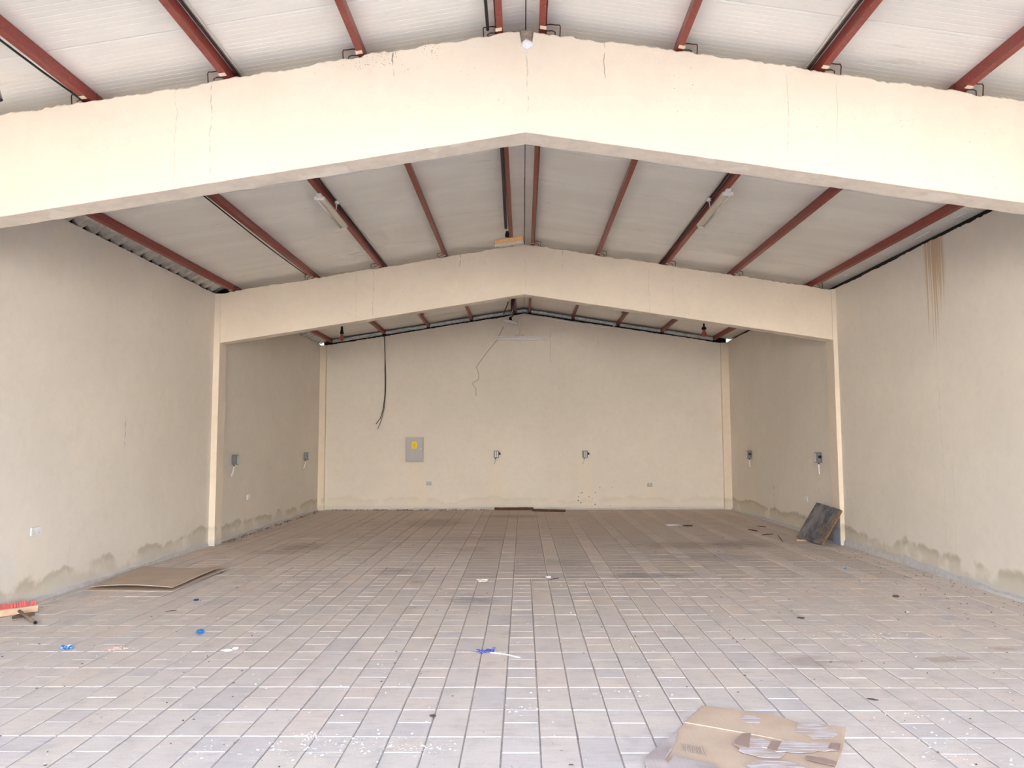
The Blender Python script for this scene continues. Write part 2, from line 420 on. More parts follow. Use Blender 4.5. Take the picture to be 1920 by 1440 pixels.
# pavers
J0X, J0Y, PW, PL = -.118, 4.112, .2, .406
def add_paver(bm, x0, x1, y0, y1, z=0.0, j=(.0042, .0024), ch=.0045, tilt=(0, 0)):
    x0 += j[0]; x1 -= j[0]; y0 += j[1]; y1 -= j[1]
    def V(x, y, zz): return bm.verts.new((x, y, zz + z + tilt[0]*(x-(x0+x1)/2) + tilt[1]*(y-(y0+y1)/2)))
    T = [V(x0+ch, y0+ch, 0), V(x1-ch, y0+ch, 0), V(x1-ch, y1-ch, 0), V(x0+ch, y1-ch, 0)]
    Cc = [V(x0, y0, -.0035), V(x1, y0, -.0035), V(x1, y1, -.0035), V(x0, y1, -.0035)]
    B = [V(x0, y0, -.014), V(x1, y0, -.014), V(x1, y1, -.014), V(x0, y1, -.014)]
    bm.faces.new(T)
    for i in range(4):
        k = (i+1) % 4
        bm.faces.new((Cc[i], Cc[k], T[k], T[i])); bm.faces.new((B[i], B[k], Cc[k], Cc[i]))
cells = []
YF = 8.78
i0 = int(math.floor((XL-J0X)/PW)); i1 = int(math.ceil((XR-J0X)/PW))
for i in range(i0, i1):
    xa, xb = max(XL+.012, J0X+i*PW), min(XR-.012, J0X+(i+1)*PW)
    if xb-xa < .03: continue
    yend = YF if J0X+i*PW > -.75 else YF + PL*2
    k = -12
    while True:
        ya = J0Y + k*PL; yb = ya+PL; k += 1
        if ya >= yend-.03: break
        if yb < -.5: continue
        yb = min(yb, yend)
        if i % 8 in (0, 3, 5) and yb-ya > .3:
            cells.append((xa, xb, ya, (ya+yb)/2)); cells.append((xa, xb, (ya+yb)/2, yb))
        else: cells.append((xa, xb, ya, yb))
rear = []
i = i0
while i < i1:
    wide = (i % 3) == 0
    n = 2 if wide else 1
    if (i % 3) == 1: n = 1
    xa, xb = max(XL+.012, J0X+i*PW), min(XR-.012, J0X+(i+n)*PW)
    ys = YF+.02 if J0X+i*PW > -.75 else YF + PL*2 + .02
    if i % 3 == 1 and i != i0: i += 1; continue
    if xb-xa > .03:
        y = ys; st_ = PL/2 if wide or i % 3 == 1 else PL
        while y < DB-.02:
            rear.append((xa, xb, y, min(DB-.02, y+st_))); y += st_
    i += n
def inview(c):
    P = Vector(((c[0]+c[1])/2, (c[2]+c[3])/2, 0))-EYE; d = P.dot(Fv)
    if d < .5: return False
    u, v = 960+FOC*P.dot(Rv)/d, 720-FOC*P.dot(Uv)/d
    return -40 < u < 1960 and v < 1480
vis = sorted([c for c in cells if inview(c)], key=lambda c: (c[2]+c[3])/2 - (c[3]-c[2])*1.2)
single = vis[:300]; sset = set(single)
proto = {}
for c in single:
    w_, l_ = round(c[1]-c[0], 3), round(c[3]-c[2], 3)
    key = (w_, l_, rnd.randrange(4))
    if key not in proto:
        b2 = bmesh.new(); add_paver(b2, -w_/2, w_/2, -l_/2, l_/2, tilt=(rnd.uniform(-.006, .006), rnd.uniform(-.004, .004)))
        o = obj('paver', b2, M['paver'], floor); proto[key] = o
    else:
        o = bpy.data.objects.new('paver', proto[key].data); COL.objects.link(o); o.parent = floor
    o.location = ((c[0]+c[1])/2 + rnd.uniform(-.001, .001), (c[2]+c[3])/2, rnd.uniform(-.0012, .0008))
bm = bmesh.new()
for c in cells:
    if c not in sset: add_paver(bm, *c, z=rnd.uniform(-.0015, .0008), tilt=(rnd.uniform(-.006, .006), rnd.uniform(-.005, .005)))
for c in rear:
    n0 = len(bm.faces); add_paver(bm, *c, z=rnd.uniform(-.002, .0008), tilt=(rnd.uniform(-.006, .006), rnd.uniform(-.005, .005)))
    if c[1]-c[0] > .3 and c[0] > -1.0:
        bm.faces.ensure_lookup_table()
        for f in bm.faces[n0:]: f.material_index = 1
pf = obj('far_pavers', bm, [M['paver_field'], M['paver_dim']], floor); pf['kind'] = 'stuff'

# ------------------------------------------------------------------ walls
def side_wall(name, x, sgn, mat, seed):
    bm = bmesh.new(); th = .2*sgn
    ys = [DF + .03*k for k in range(int((DB+.2-DF)/.03)+1)]
    zt_ = (3.93 if sgn < 0 else 3.945)
    A, B, C_, D_ = [], [], [], []
    for y in ys:
        z = zt_ + rag(y, seed, .016)
        A.append(bm.verts.new((x, y, -.06))); B.append(bm.verts.new((x, y, z)))
        C_.append(bm.verts.new((x+th, y, z))); D_.append(bm.verts.new((x+th, y, -.06)))
    for k in range(len(ys)-1):
        bm.faces.new((A[k], A[k+1], B[k+1], B[k])); bm.faces.new((B[k], B[k+1], C_[k+1], C_[k])); bm.faces.new((C_[k], C_[k+1], D_[k+1], D_[k]))
    bm.faces.new((A[0], B[0], C_[0], D_[0])); bm.faces.new((A[-1], D_[-1], C_[-1], B[-1]))
    bmesh.ops.recalc_face_normals(bm, faces=bm.faces)
    return tag(obj(name, bm, mat), kind='structure')
side_wall('wall_left', XL, -1, M['wall_l'], 2.2)
side_wall('wall_right', XR, 1, M['wall_r'], 7.9)
bm = bmesh.new()
xs = [XL + .03*k for k in range(int((XR-XL)/.03)+1)] + [XR]
A, B, C_, D_ = [], [], [], []
for x in xs:
    z = 4.665 - .1575*abs(x-RX) + rag(x, 12.2, .014)
    A.append(bm.verts.new((x, DB, -.06))); B.append(bm.verts.new((x, DB, z)))
    C_.append(bm.verts.new((x, DB+.2, z))); D_.append(bm.verts.new((x, DB+.2, -.06)))
for k in range(len(xs)-1):
    bm.faces.new((A[k], A[k+1], B[k+1], B[k])); bm.faces.new((B[k], B[k+1], C_[k+1], C_[k])); bm.faces.new((C_[k], C_[k+1], D_[k+1], D_[k]))
bmesh.ops.recalc_face_normals(bm, faces=bm.faces)
tag(obj('wall_back', bm, M['wall_b']), kind='structure')

# rough cement fillets along the foot of the walls
def fillet(name, p0, p1, inward, h, seed, mat=M['cement'], dep=.014):
    bm = bmesh.new(); p0, p1, w = Vector(p0), Vector(p1), Vector(inward)
    n = int((p1-p0).length/.05); R_ = []
    for k in range(n+1):
        p = p0.lerp(p1, k/n); t = k*.05
        hh = max(.012, h*(1 + nz(t*1.1, seed)*.8 + nz(t*5, seed+2)*.35)); dd = dep*(1+.6*nz(t*3, seed+4))
        R_.append([bm.verts.new(p + Vector((0, 0, -.012)) + w*dd*1.3), bm.verts.new(p + Vector((0, 0, hh*.55)) + w*dd), bm.verts.new(p + Vector((0, 0, hh)) + w*.001)])
    for a, b in zip(R_, R_[1:]):
        for k in range(2): bm.faces.new((a[k], b[k], b[k+1], a[k+1]))
    bmesh.ops.recalc_face_normals(bm, faces=bm.faces)
    return tag(obj(name, bm, mat, smooth=False), kind='structure')
fillet('baseboard_left', (XL, 2, 0), (XL, D2-.01, 0), (1, 0, 0), .045, 1.5, dep=.010)
fillet('baseboard_left', (XL, D2+.28, 0), (XL, DB-.1, 0), (1, 0, 0), .03, 4.5, dep=.010)
fillet('baseboard_right', (XR, 2, 0), (XR, D2-.01, 0), (-1, 0, 0), .085, 2.5, dep=.024)
fillet('baseboard_right', (XR, D2+.28, 0), (XR, DB-.1, 0), (-1, 0, 0), .05, 3.5, dep=.022)
fillet('baseboard_back', (XL+.15, DB, 0), (XR-.12, DB, 0), (0, -1, 0), .04, 8.5, dep=.012)

# ------------------------------------------------------------------ concrete frames: columns and beams
def column(x0, x1, y0, y1, z1, mat, lab):
    bm = bmesh.new()
    nseg = 24; rings = []
    for k in range(nseg+1):
        z = -.06 + (z1+.06)*k/nseg
        w = .004*nz(z*2.1, x0)
        rings.append([bm.verts.new((a+(w if (a > XL+.01 and a < XR-.01) else 0), b, z)) for a, b in ((x0, y0), (x1, y0), (x1, y1), (x0, y1))])
    for a, b in zip(rings, rings[1:]):
        for k in range(4): bm.faces.new((a[k], a[(k+1) % 4], b[(k+1) % 4], b[k]))
    bm.faces.new(rings[0][::-1]); bm.faces.new(rings[-1])
    bmesh.ops.recalc_face_normals(bm, faces=bm.faces)
    o = obj('concrete_column', bm, mat); tag(o, lab, kind='structure'); return o
CL, CR = -4.748, 4.79
column(XL, CL, D2, D2+.27, 3.925, M['column'], 'slim cream column standing on the left wall under the middle beam')
column(CR+.02, XR, D2, D2+.29, 3.935, M['column_b'], 'slim cream column on the right wall with blue skylit shade painted on its foot')
column(XL, -4.70, 17.65, DB, 3.91, M['column'], 'slim cream column in the far left corner')
column(4.70, XR, 17.65, DB, 3.92, M['column'], 'slim cream column in the far right corner')
column(XL, CL, D1, D1+.25, 3.90, M['column'], 'cream column on the left wall under the front beam')
column(CR+.02, XR, D1, D1+.25, 3.92, M['column'], 'cream column on the right wall under the front beam')
column(XL, CL, DF, DF+.25, 3.90, M['column'], 'cream column at the left of the opening')
column(CR+.02, XR, DF, DF+.25, 3.92, M['column'], 'cream column at the right of the opening')

def beam(y0, th, x0, x1, seed, lab, amp=.022, notch=None):
    bm = bmesh.new(); n = int((x1-x0)/.012); R_ = []
    for k in range(n+1):
        x = x0+(x1-x0)*k/n
        zt_ = ztop(x) + rag(x, seed, amp) - .004
        if notch and notch[0] < x < notch[1]: zt_ -= notch[2]
        ch = .006 + .003*nz(x*4, seed+1)
        zb_ = zbot(x) + .0018*nz(x*9, seed+2)
        zk = zbot(x) + .006*nz(x*5, seed+6) + .003*nz(x*21, seed+7)
        R_.append([bm.verts.new((x, y0, zb_+ch)), bm.verts.new((x, y0, zt_-.012)), bm.verts.new((x, y0+.010, zt_)), bm.verts.new((x, y0+th, zt_-.01)),
                   bm.verts.new((x, y0+th, zk)), bm.verts.new((x, y0+ch, zb_))])
    for a, b in zip(R_, R_[1:]):
        for q in range(6):
            f = bm.faces.new((a[q], b[q], b[(q+1) % 6], a[(q+1) % 6])); f.material_index = 1 if q in (4,) else 0
    bm.faces.new(R_[0][::-1]); bm.faces.new(R_[-1])
    bmesh.ops.recalc_face_normals(bm, faces=bm.faces)
    o = obj('concrete_beam', bm, [M['beam'], M['soffit']]); tag(o, lab, kind='structure'); return o
fb = beam(D1, .225, XL, XR, 31.7, 'broad cream gabled concrete beam nearest the camera', notch=(-.012, .085, .085))
mb = beam(D2+.018, .215, CL, CR+.02, 44.1, 'cream gabled concrete beam across the middle of the hall')
beam(DF, .225, XL, XR, 51.3, 'cream concrete beam over the opening behind the camera')
# grey mortar left bare in the notch, white filler blob under it
bm = bmesh.new(); box(bm, (.037, D1+.10, ztop(.04)-.045), (.10, .15, .11), bev=.01)
bmesh.ops.subdivide_edges(bm, edges=bm.edges[:], cuts=2, use_grid_fill=True)
for v in bm.verts: v.co += Vector((0, nz(v.co.x*30+v.co.z*40, 3)*.012, nz(v.co.x*40, 6)*.012))
obj('bare_mortar', bm, M['bare'], fb)['label'] = 'bare grey mortar filling the notch at the ridge'
bm = bmesh.new(); bmesh.ops.create_icosphere(bm, subdivisions=3, radius=1)
for v in bm.verts:
    d = 1+.35*mnoise.noise(v.co*2.5)+.15*mnoise.noise(v.co*7)
    v.co = Vector((.044+v.co.x*.046*d, D1-.001+v.co.y*.014*d, ztop(.04)-.125+v.co.z*.036*d))
obj('filler_blob', bm, M['foam'], fb, smooth=True)['label'] = 'white lump of filler under the notch'

# ------------------------------------------------------------------ roof
XE = 5.15
bm = bmesh.new()
for sg in (-1, 1):
    xe = RX+sg*(XE-(.0 if sg > 0 else -.0))
    P = [(RX, ZR+.03), (xe, zroof(xe)+.03), (xe, zroof(xe)+.09), (RX, ZR+.09)]
    a = [bm.verts.new((x, DF-.5, z)) for x, z in P]; b = [bm.verts.new((x, DB+.35, z)) for x, z in P]
    for k in range(4): bm.faces.new((a[k], a[(k+1) % 4], b[(k+1) % 4], b[k]))
    bm.faces.new(a); bm.faces.new(b)
bmesh.ops.recalc_face_normals(bm, faces=bm.faces)
ceil = obj('ceiling', bm, M['slab']); tag(ceil, kind='structure')
def roof_panel(sg, w):
    """underside of one sandwich panel, 1 m along the hall, fine ribs running down the slope"""
    bm = bmesh.new(); prof = [(0, .022), (.004, .004), (.010, 0)]
    t = .012; k = 0
    while t < w-.06:
        st_ = (.050, .034)[k % 2]
        prof += [(t+st_*.5, 0), (t+st_*.5+.006, .0018), (t+st_*.5+.012, 0)]; t += st_+.012; k += 1
    prof += [(w-.010, 0), (w-.004, .004), (w, .022)]
    xa = RX+sg*.004
    xb = XL+.215 if sg < 0 else XR+.18
    A = [bm.verts.new((xa, y, zroof(xa)+z)) for y, z in prof]; B = [bm.verts.new((xb, y, zroof(xb)+z)) for y, z in prof]
    for q in range(len(prof)-1): bm.faces.new((A[q], A[q+1], B[q+1], B[q]))
    tA = bm.verts.new((xa, 0, zroof(xa)+.028)); tA2 = bm.verts.new((xa, w, zroof(xa)+.028)); tB = bm.verts.new((xb, 0, zroof(xb)+.028)); tB2 = bm.verts.new((xb, w, zroof(xb)+.028))
    bm.faces.new([tA]+A+[tA2]); bm.faces.new(([tB]+B+[tB2])[::-1])
    bm.faces.new((tA, tB, B[0], A[0])); bm.faces.new((tA2, tB2, B[-1], A[-1]))
    bmesh.ops.recalc_face_normals(bm, faces=bm.faces)
    return bm
for sg in (-1, 1):
    first = None
    y = -1.05 + (0 if sg < 0 else .0)
    while y < DB+.2:
        if first is None: o = first = obj('roof_panel', roof_panel(sg, .998), M['panel'], ceil)
        else:
            o = bpy.data.objects.new('roof_panel', first.data); COL.objects.link(o); o.parent = ceil
        o.location = (rnd.uniform(-.003, .003), y, rnd.uniform(-.0012, .0012)); y += 1.0

# ------------------------------------------------------------------ purlins
PX = [-4.60, -3.325, -2.262, -1.228, -.172, .165, 1.205, 2.272, 3.327, 4.563]
PLAB = ['red steel purlin beside the left wall, next to the corrugated eaves strip', 'red steel purlin second from the left wall, with a loose black cable under it',
        'red steel purlin third from the left wall, carrying the left tube light', 'plain red steel purlin fourth from the left wall, between tube light and ridge',
        'red steel purlin just left of the ridge, with a black conduit beside it', 'red steel purlin just right of the ridge',
        'plain red steel purlin fourth from the right wall, between ridge and right tube light', 'red steel purlin third from the right wall, carrying the right tube light',
        'red steel purlin second from the right wall', 'red steel purlin beside the right wall, next to the dark gap']
PH, PWD = .100, .050
for n, (x, lab) in enumerate(zip(PX, PLAB)):
    zt_ = zroof(x)-.006; zc = zt_-PH/2; sg = -1 if x < 0 else 1
    bm = bmesh.new(); tiltm = Matrix.Rotation(sg*.157, 3, 'Y')
    # C section: web towards the ridge, flanges and lips outwards; runs the hall in three lengths that meet on the beams
    wx_ = -sg
    sec = [(wx_*.025, .05), (wx_*.025, -.05), (-wx_*.025, -.05), (-wx_*.025, -.036), (-wx_*.0225, -.036), (-wx_*.0225, -.0475),
           (wx_*.0225, -.0475), (wx_*.0225, .0475), (-wx_*.0225, .0475), (-wx_*.0225, .036), (-wx_*.025, .036), (-wx_*.025, .05)]
    lengths = [(DF-.35, D1+.11), (D1+.118, D2+.12), (D2+.128, DB-.01)]
    for (a, b) in lengths:
        jx = rnd.uniform(-.004, .004)
        V = [[bm.verts.new(Vector((x+jx, y, zc)) + tiltm @ Vector((u, 0, w))) for u, w in sec] for y in (a, b)]
        for q in range(12): bm.faces.new((V[0][q], V[0][(q+1) % 12], V[1][(q+1) % 12], V[1][q]))
        bm.faces.new(V[0]); bm.faces.new(V[1][::-1])
    bmesh.ops.recalc_face_normals(bm, faces=bm.faces)
    pur = obj('purlin', bm, M['oxide']); tag(pur, lab, 'beam', 'red purlins under the roof')
    zb_ = zc-.05
    for yb in (D1, D2+.018):
        if yb > D2 and n in (0, 9) : pass
        bm = bmesh.new(); box(bm, (0, 0, 0), (.050, .045, .002), rot=tiltm)
        p = obj('paint_patch', bm, M['cream_paint'], pur, loc=(x, yb-.028, zb_-.0012)); p['label'] = 'cream overspray on the purlin over the beam'
        # bent reinforcing bar that ties the purlin to the beam
        bm = bmesh.new(); d = sg*(-1 if (n in (0,) and yb > D2) else 1)
        hx = x + d*.028; w_ = rnd.uniform(.085, .11)
        zz = zb_+.052; zg = ztop(hx+d*w_)-.03
        tube(bm, [(hx-d*.02, yb+.03, zz), (hx+d*w_*.3, yb+.028, zz+.004), (hx+d*w_*.7, yb+.025, zz-.004), (hx+d*w_*.95, yb+.022, zz-.006), (hx+d*w_, yb+.022, zz-.02), (hx+d*(w_-.005), yb+.03, zg)], .0042, 6)
        tube(bm, [(hx-d*.02, yb+.04, zb_+.01), (hx+d*w_*.4, yb+.04, zb_+.012), (hx+d*w_*.62, yb+.045, zb_+.004), (hx+d*w_*.64, yb+.05, zg)], .0042, 6)
        obj('tie_bar', bm, M['rebar'], pur, smooth=True)

# ------------------------------------------------------------------ eaves
# corrugated galvanised strip over the left wall, one object per bay
def corr(y0, y1, lab):
    bm = bmesh.new(); p = .247; R_ = []
    prof = [(0, 0), (.095, 0), (.112, .060), (.150, .060), (.238, .004)]
    y = y0; pts = []
    while y < y1:
        for a, h in prof: pts.append((y+a, h))
        y += p
    segs = 7
    for k in range(segs+1):
        t = k/segs; x = XL+.195-.225*t; z = zroof(XL+.195)-.05 - .095*t**1.2
        row = []
        for yy, h in pts: row.append(bm.verts.new((x, yy + .05*t, z + h*(.75+.25*t)+(.003 if k % 2 else 0))))
        R_.append(row)
    for a, b in zip(R_, R_[1:]):
        for q in range(len(pts)-1): bm.faces.new((a[q], a[q+1], b[q+1], b[q]))
    o = obj('corrugated_eaves_sheet', bm, M['galv_dark']); tag(o, lab, 'sheet', 'corrugated sheets over the left wall')
    so = o.modifiers.new('thick', 'SOLIDIFY'); so.thickness = .0025
    return o
corr(D1+.2, D2-.05, 'grey corrugated metal strip above the left wall of the middle bay')
corr(D2+.25, DB-.12, 'shiny corrugated metal strip above the left wall of the rear bay')
corr(DF, D1-.05, 'corrugated metal strip above the left wall of the front bay')
# black strip added along the right wall head to keep the gap shaded, and backing outside the left sheet
bm = bmesh.new(); box(bm, (XR+.12, (DF+DB)/2, 4.02), (.05, DB-DF+.4, .24)); tag(obj('shade_strip_1', bm, M['black']), kind='structure')
bm = bmesh.new(); box(bm, (XL-.12, (DF+DB)/2, 4.01), (.05, DB-DF+.4, .24)); tag(obj('trim_2', bm, M['black']), kind='structure')
bm = bmesh.new()
for sg in (-1, 1):
    P = [(RX, 4.60), (RX+sg*4.86, 3.85), (RX+sg*4.86, 4.06), (RX, 4.83)]
    a = [bm.verts.new((x, DB+.15, z)) for x, z in P]; b = [bm.verts.new((x, DB+.19, z)) for x, z in P]
    for k in range(4): bm.faces.new((a[k], a[(k+1) % 4], b[(k+1) % 4], b[k]))
    bm.faces.new(a); bm.faces.new(b)
bmesh.ops.recalc_face_normals(bm, faces=bm.faces)
tag(obj('trim_3', bm, M['black']), kind='structure')
# blobs of white filler on the right eaves
for k, (y, l) in enumerate([(8.15, .22), (8.95, .42), (9.75, .30), (11.1, .10)]):
    bm = bmesh.new(); bmesh.ops.create_icosphere(bm, subdivisions=2, radius=1)
    for v in bm.verts:
        d = 1+.3*mnoise.noise(v.co*2+Vector((k, 0, 0))); v.co = Vector((v.co.x*.035*d, v.co.y*l/2*d, v.co.z*.014*d))
    o = obj('filler_smear', bm, M['foam'], ceil, loc=(XR-.03, y, zroof(XR-.03)-.004), smooth=True)
# galvanised flashing strips between the purlins on top of the back wall
def flashing(xa, xb, lab):
    bm = bmesh.new(); R_ = []
    m_ = max(6, int(abs(xb-xa)/.08)); sec = [(-.004, -.118), (-.030, -.112), (-.052, -.092), (-.058, -.066), (-.048, -.044), (-.020, -.034), (-.004, -.033)]
    for k in range(m_+1):
        x = xa+(xb-xa)*k/m_
        R_.append([bm.verts.new((x, DB+dy+.004*nz(x*2, 3), zroof(x)+dz+.005*nz(x*2.3, 5)+(.006*nz(x*11, 8) if q < 2 else 0))) for q, (dy, dz) in enumerate(sec)])
    for a, b in zip(R_, R_[1:]):
        for q in range(len(sec)-1): bm.faces.new((a[q], a[q+1], b[q+1], b[q]))
    bmesh.ops.recalc_face_normals(bm, faces=bm.faces)
    o = obj('flashing_strip', bm, M['galv'], smooth=True); tag(o, lab, 'flashing', 'metal flashing pieces along the top of the back wall')
    return o
names_ = ['in the far left corner', 'second from the left corner', 'third from the left corner', 'left of the ridge', 'at the ridge', 'right of the ridge',
          'third from the right corner', 'second from the right corner', 'in the far right corner']
for k in range(9):
    flashing(PX[k]+.04, PX[k+1]-.04, 'silver metal flashing piece on top of the back wall, ' + names_[k])

# ------------------------------------------------------------------ cables and conduits on the roof
def cable(name, pts, r, mat, lab, cat='cable', n=8, group=None):
    bm = bmesh.new(); tube(bm, pts, r, n); o = obj(name, bm, mat, smooth=True); tag(o, lab, cat, group); return o
zc_ = lambda x: zroof(x)-.106
# loose black cable under the second left purlin
pts = []
for k in range(29):
    y = 3.2+k*.30
    if y > 11.4: break
    sag = .012+.03*abs(math.sin((y-5.5)*.53)) if abs(y-5.55) > .25 else .004
    pts.append((PX[1]-.018+.014*math.sin(y*1.1), y, zc_(PX[1])-.004-sag*.6))
cable('black_cable', pts, .008, M['black'], 'loose black cable sagging below the second purlin from the left wall')
# conduit beside the purlins that carry the tube lights
for sgn, x, w in ((1, PX[2]+.045, 'left'), (-1, PX[7]-.045, 'right')):
    pts = [(x, y, zroof(x)-.022) for y in (DF, 1.5, 3.5, D1+.1, 8.2, 10, D2+.1, 13.5, 16.5)]
    cable('conduit', pts, .010, M['darkcable'], f'thin dark conduit along the inner side of the {w} tube light purlin', 'conduit')
    pts = [(x+sgn*.024, y, zroof(x)-.014) for y in (DF, 3.5, D1+.1, 8.2, D2+.1, 16.5)]
    cable('conduit', pts, .007, M['whitepvc'], f'thin pale conduit beside the dark one at the {w} tube light purlin', 'conduit')
# black conduit left of the ridge in the front bay, thick one in the middle bay
xk = PX[4]-.082
cable('black_conduit', [(xk-.004, 2.2, zroof(xk)-.06), (xk+.003, 3.6, zroof(xk)-.065), (xk, 5.0, zroof(xk)-.08), (xk, D1-.03, zroof(xk)-.095)], .012, M['black'],
      'black conduit left of the ridge purlin in the front bay', 'conduit')
xk = PX[4]-.045
cable('black_conduit', [(xk+.02, D1+.3, zroof(xk)-.115), (xk+.01, 7.2, zroof(xk)-.12), (xk, 8.6, zroof(xk)-.125), (xk-.01, 9.6, zroof(xk)-.15), (xk-.015, 10.35, zroof(xk)-.18)], .021, M['black'],
      'thick black conduit left of the ridge purlin in the middle bay, above the amber lamp', 'conduit')
# ridge seam strip
cable('ridge_seam', [(RX, y, ZR-.001) for y in (2, 6, 10, 14, DB-.2)], .004, M['black'], 'thin black sealing line along the roof ridge', 'seal', 6)

# ------------------------------------------------------------------ tube lights on the purlins
def tube_light(x, y0, y1, side, lab):
    z = zroof(x)-.106
    t = empty('tube_light', (x, y0, z)); tag(t, lab, 'lamp', 'tube lights on the purlins of the middle bay')
    L = y1-y0; s = side
    bm = bmesh.new(); box(bm, (-s*.006, L/2+.02, -.022), (.062, L-.06, .040), bev=.006); obj('body', bm, M['warm_enamel'], t)
    bm = bmesh.new(); tube(bm, [(s*.052, .06, -.040), (s*.052, L-.02, -.040)], .0145, 12); obj('lamp_tube', bm, M['tube_glass'], t, smooth=True)
    bm = bmesh.new(); box(bm, (s*.020, .035, -.035), (.118, .030, .044), bev=.006); obj('lamp_holder', bm, M['white_plastic'], t)
    bm = bmesh.new(); box(bm, (s*.030, L, -.035), (.085, .030, .040), bev=.006)
    for v in bm.verts:
        if v.co.z < -.04 and v.co.x*s > .02: v.co.x -= s*.0
    obj('lamp_holder', bm, M['white_plastic'], t)
    bm = bmesh.new(); box(bm, (s*.006, -.015, -.018), (.058, .070, .034), bev=.005)
    for q in range(2): box(bm, (s*(-.008+.03*q), -.030, -.036), (.008, .008, .004))
    obj('mounting_bracket', bm, M['white_plastic'], t)
    # round junction box on the conduit
    bm = bmesh.new(); lathe(bm, [(.006, -.012), (.026, -.012), (.028, 0), (.028, .022), (.006, .024)], (-s*.062, L*.42, .062), 'Z', 14)
    tube(bm, [(-s*.058, L*.42, .05), (-s*.045, L*.43+.03, .01), (-s*.03, L*.43+.05, -.012)], .006, 6)
    obj('junction_box', bm, M['white_plastic'], t, smooth=False)
    return t
tube_light(-2.262, 8.14, 9.32, -1, 'white fluorescent tube light under a red purlin, left half of the roof')
tube_light(2.272, 8.12, 9.42, 1, 'white fluorescent tube light under a red purlin, right half of the roof')

# amber weathered lamp hanging below the ridge before the middle beam
c0, c1 = onY(929, 459, 10.45), onY(980, 448, 10.35)
t = empty('hanging_lamp', (c0+c1)/2); tag(t, 'short tilted lamp with yellowed diffuser hanging at the ridge before the middle beam', 'lamp')
d = c1-c0; L = d.length; rz = Matrix.Rotation(-math.asin(d.z/L), 3, 'Y') @ Matrix.Rotation(0, 3, 'Z')
bm = bmesh.new(); box(bm, (0, 0, .022), (L, .075, .056), rot=rz, bev=.008)
for k in range(9): box(bm, rz @ Vector((-L/2+.03+k*(L-.06)/8, -.040, .012)), (.006, .006, .04), rot=rz)
obj('diffuser', bm, M['amber'], t)
bm = bmesh.new(); box(bm, (0, .0, -.030), (L*1.02, .085, .045), rot=rz, bev=.006); obj('tray', bm, M['warm_enamel'], t)
for s in (-1, 1):
    bm = bmesh.new(); box(bm, rz @ Vector((s*(L/2-.01), -.002, .006)), (.022, .088, .060), rot=rz, bev=.004); obj('end_cap', bm, M['amber'], t)
hx = onY(951, 440, 10.4)-t.location
bm = bmesh.new(); box(bm, (hx.x, hx.y+.02, hx.z-.004), (.060, .05, .055), bev=.008); box(bm, (hx.x, hx.y+.02, hx.z+.035), (.042, .04, .035), bev=.006); obj('connector_block', bm, M['black'], t)
bm = bmesh.new()
for q in (-1, 0, 1): tube(bm, [(hx.x+q*.012, hx.y+.02, hx.z+.045), (hx.x+q*.010, hx.y, hx.z+.10), (hx.x+q*.004, hx.y-.03, hx.z+.16)], .004, 6)
obj('lead_wire', bm, M['whitepvc'], t)

# galvanised pipe end hanging at the left edge of the front bay
bm = bmesh.new()
P0, P1 = Vector((-3.665, 5.0, 3.965)), Vector((-3.735, 4.98, zroof(-3.73)-.004))
tube(bm, [P1, P0.lerp(P1, .5), P0], .0290, 18, caps=False); tube(bm, [P1, P0], .0245, 18, caps=False)
pp = obj('hanging_pipe', bm, M['galv_dark'], smooth=True); tag(pp, 'short grey open-ended pipe hanging from the roof at the far left edge', 'pipe')
bm = bmesh.new(); tube(bm, [P0+Vector((0, 0, .02)), P0+Vector((-.006, 0, .03))], .024, 14); obj('dark_bore', bm, M['black'], pp)

# ------------------------------------------------------------------ rear bay lamps and wires
def bulb(u, v, y, lab, wide):
    p = onY(u, v, y)
    t = empty('pendant_bulb', p); tag(t, lab, 'lamp', 'bulb holders hanging in the rear bay')
    bm = bmesh.new(); tube(bm, [(0, 0, zroof(p.x)-p.z), (0, 0, .10)], .006, 8); obj('cord', bm, M['black'], t)
    bm = bmesh.new()
    prof = [(.010, .15), (.022, .145), (.026, .07), (.038, .02), (.040, 0), (.02, -.002)] if not wide else [(.012, .16), (.018, .155), (.018, .06), (.044, .04), (.046, 0), (.02, -.002)]
    lathe(bm, prof, n=14); obj('socket_holder', bm, M['black'], t)
    bm = bmesh.new(); lathe(bm, [(.014, .0), (.030, -.03), (.046, -.075), (.044, -.11), (.024, -.140), (.005, -.148)], n=14); obj('bulb', bm, M['redbulb'], t, smooth=True)
bulb(641, 626, 14.6, 'black bulb holder with reddish bulb hanging in the rear bay, left side', False)
bulb(1320, 618, 14.6, 'black bulb holder with reddish bulb hanging in the rear bay, right side', True)
# small twisted lamp near the ridge
p = onY(957, 603, 16.6)
t = empty('small_lamp', p); tag(t, 'small tilted beige lamp hanging near the ridge by the back wall', 'lamp')
rz = Matrix.Rotation(.20, 3, 'Y')
bm = bmesh.new(); box(bm, (0, 0, 0), (.31, .12, .05), rot=rz, bev=.012); obj('lamp_body', bm, M['white_plastic'], t)
bm = bmesh.new(); lathe(bm, [(.012, .11), (.03, .10), (.035, .05), (.05, .02), (.02, .012)], n=12); obj('socket_holder', bm, M['black'], t)
bm = bmesh.new(); tube(bm, [(0, 0, .1), (.02, .0, .18), (.05, 0, .25), (.03, 0, zroof(p.x)-p.z)], .008, 6); obj('cord', bm, M['whitepvc'], t)
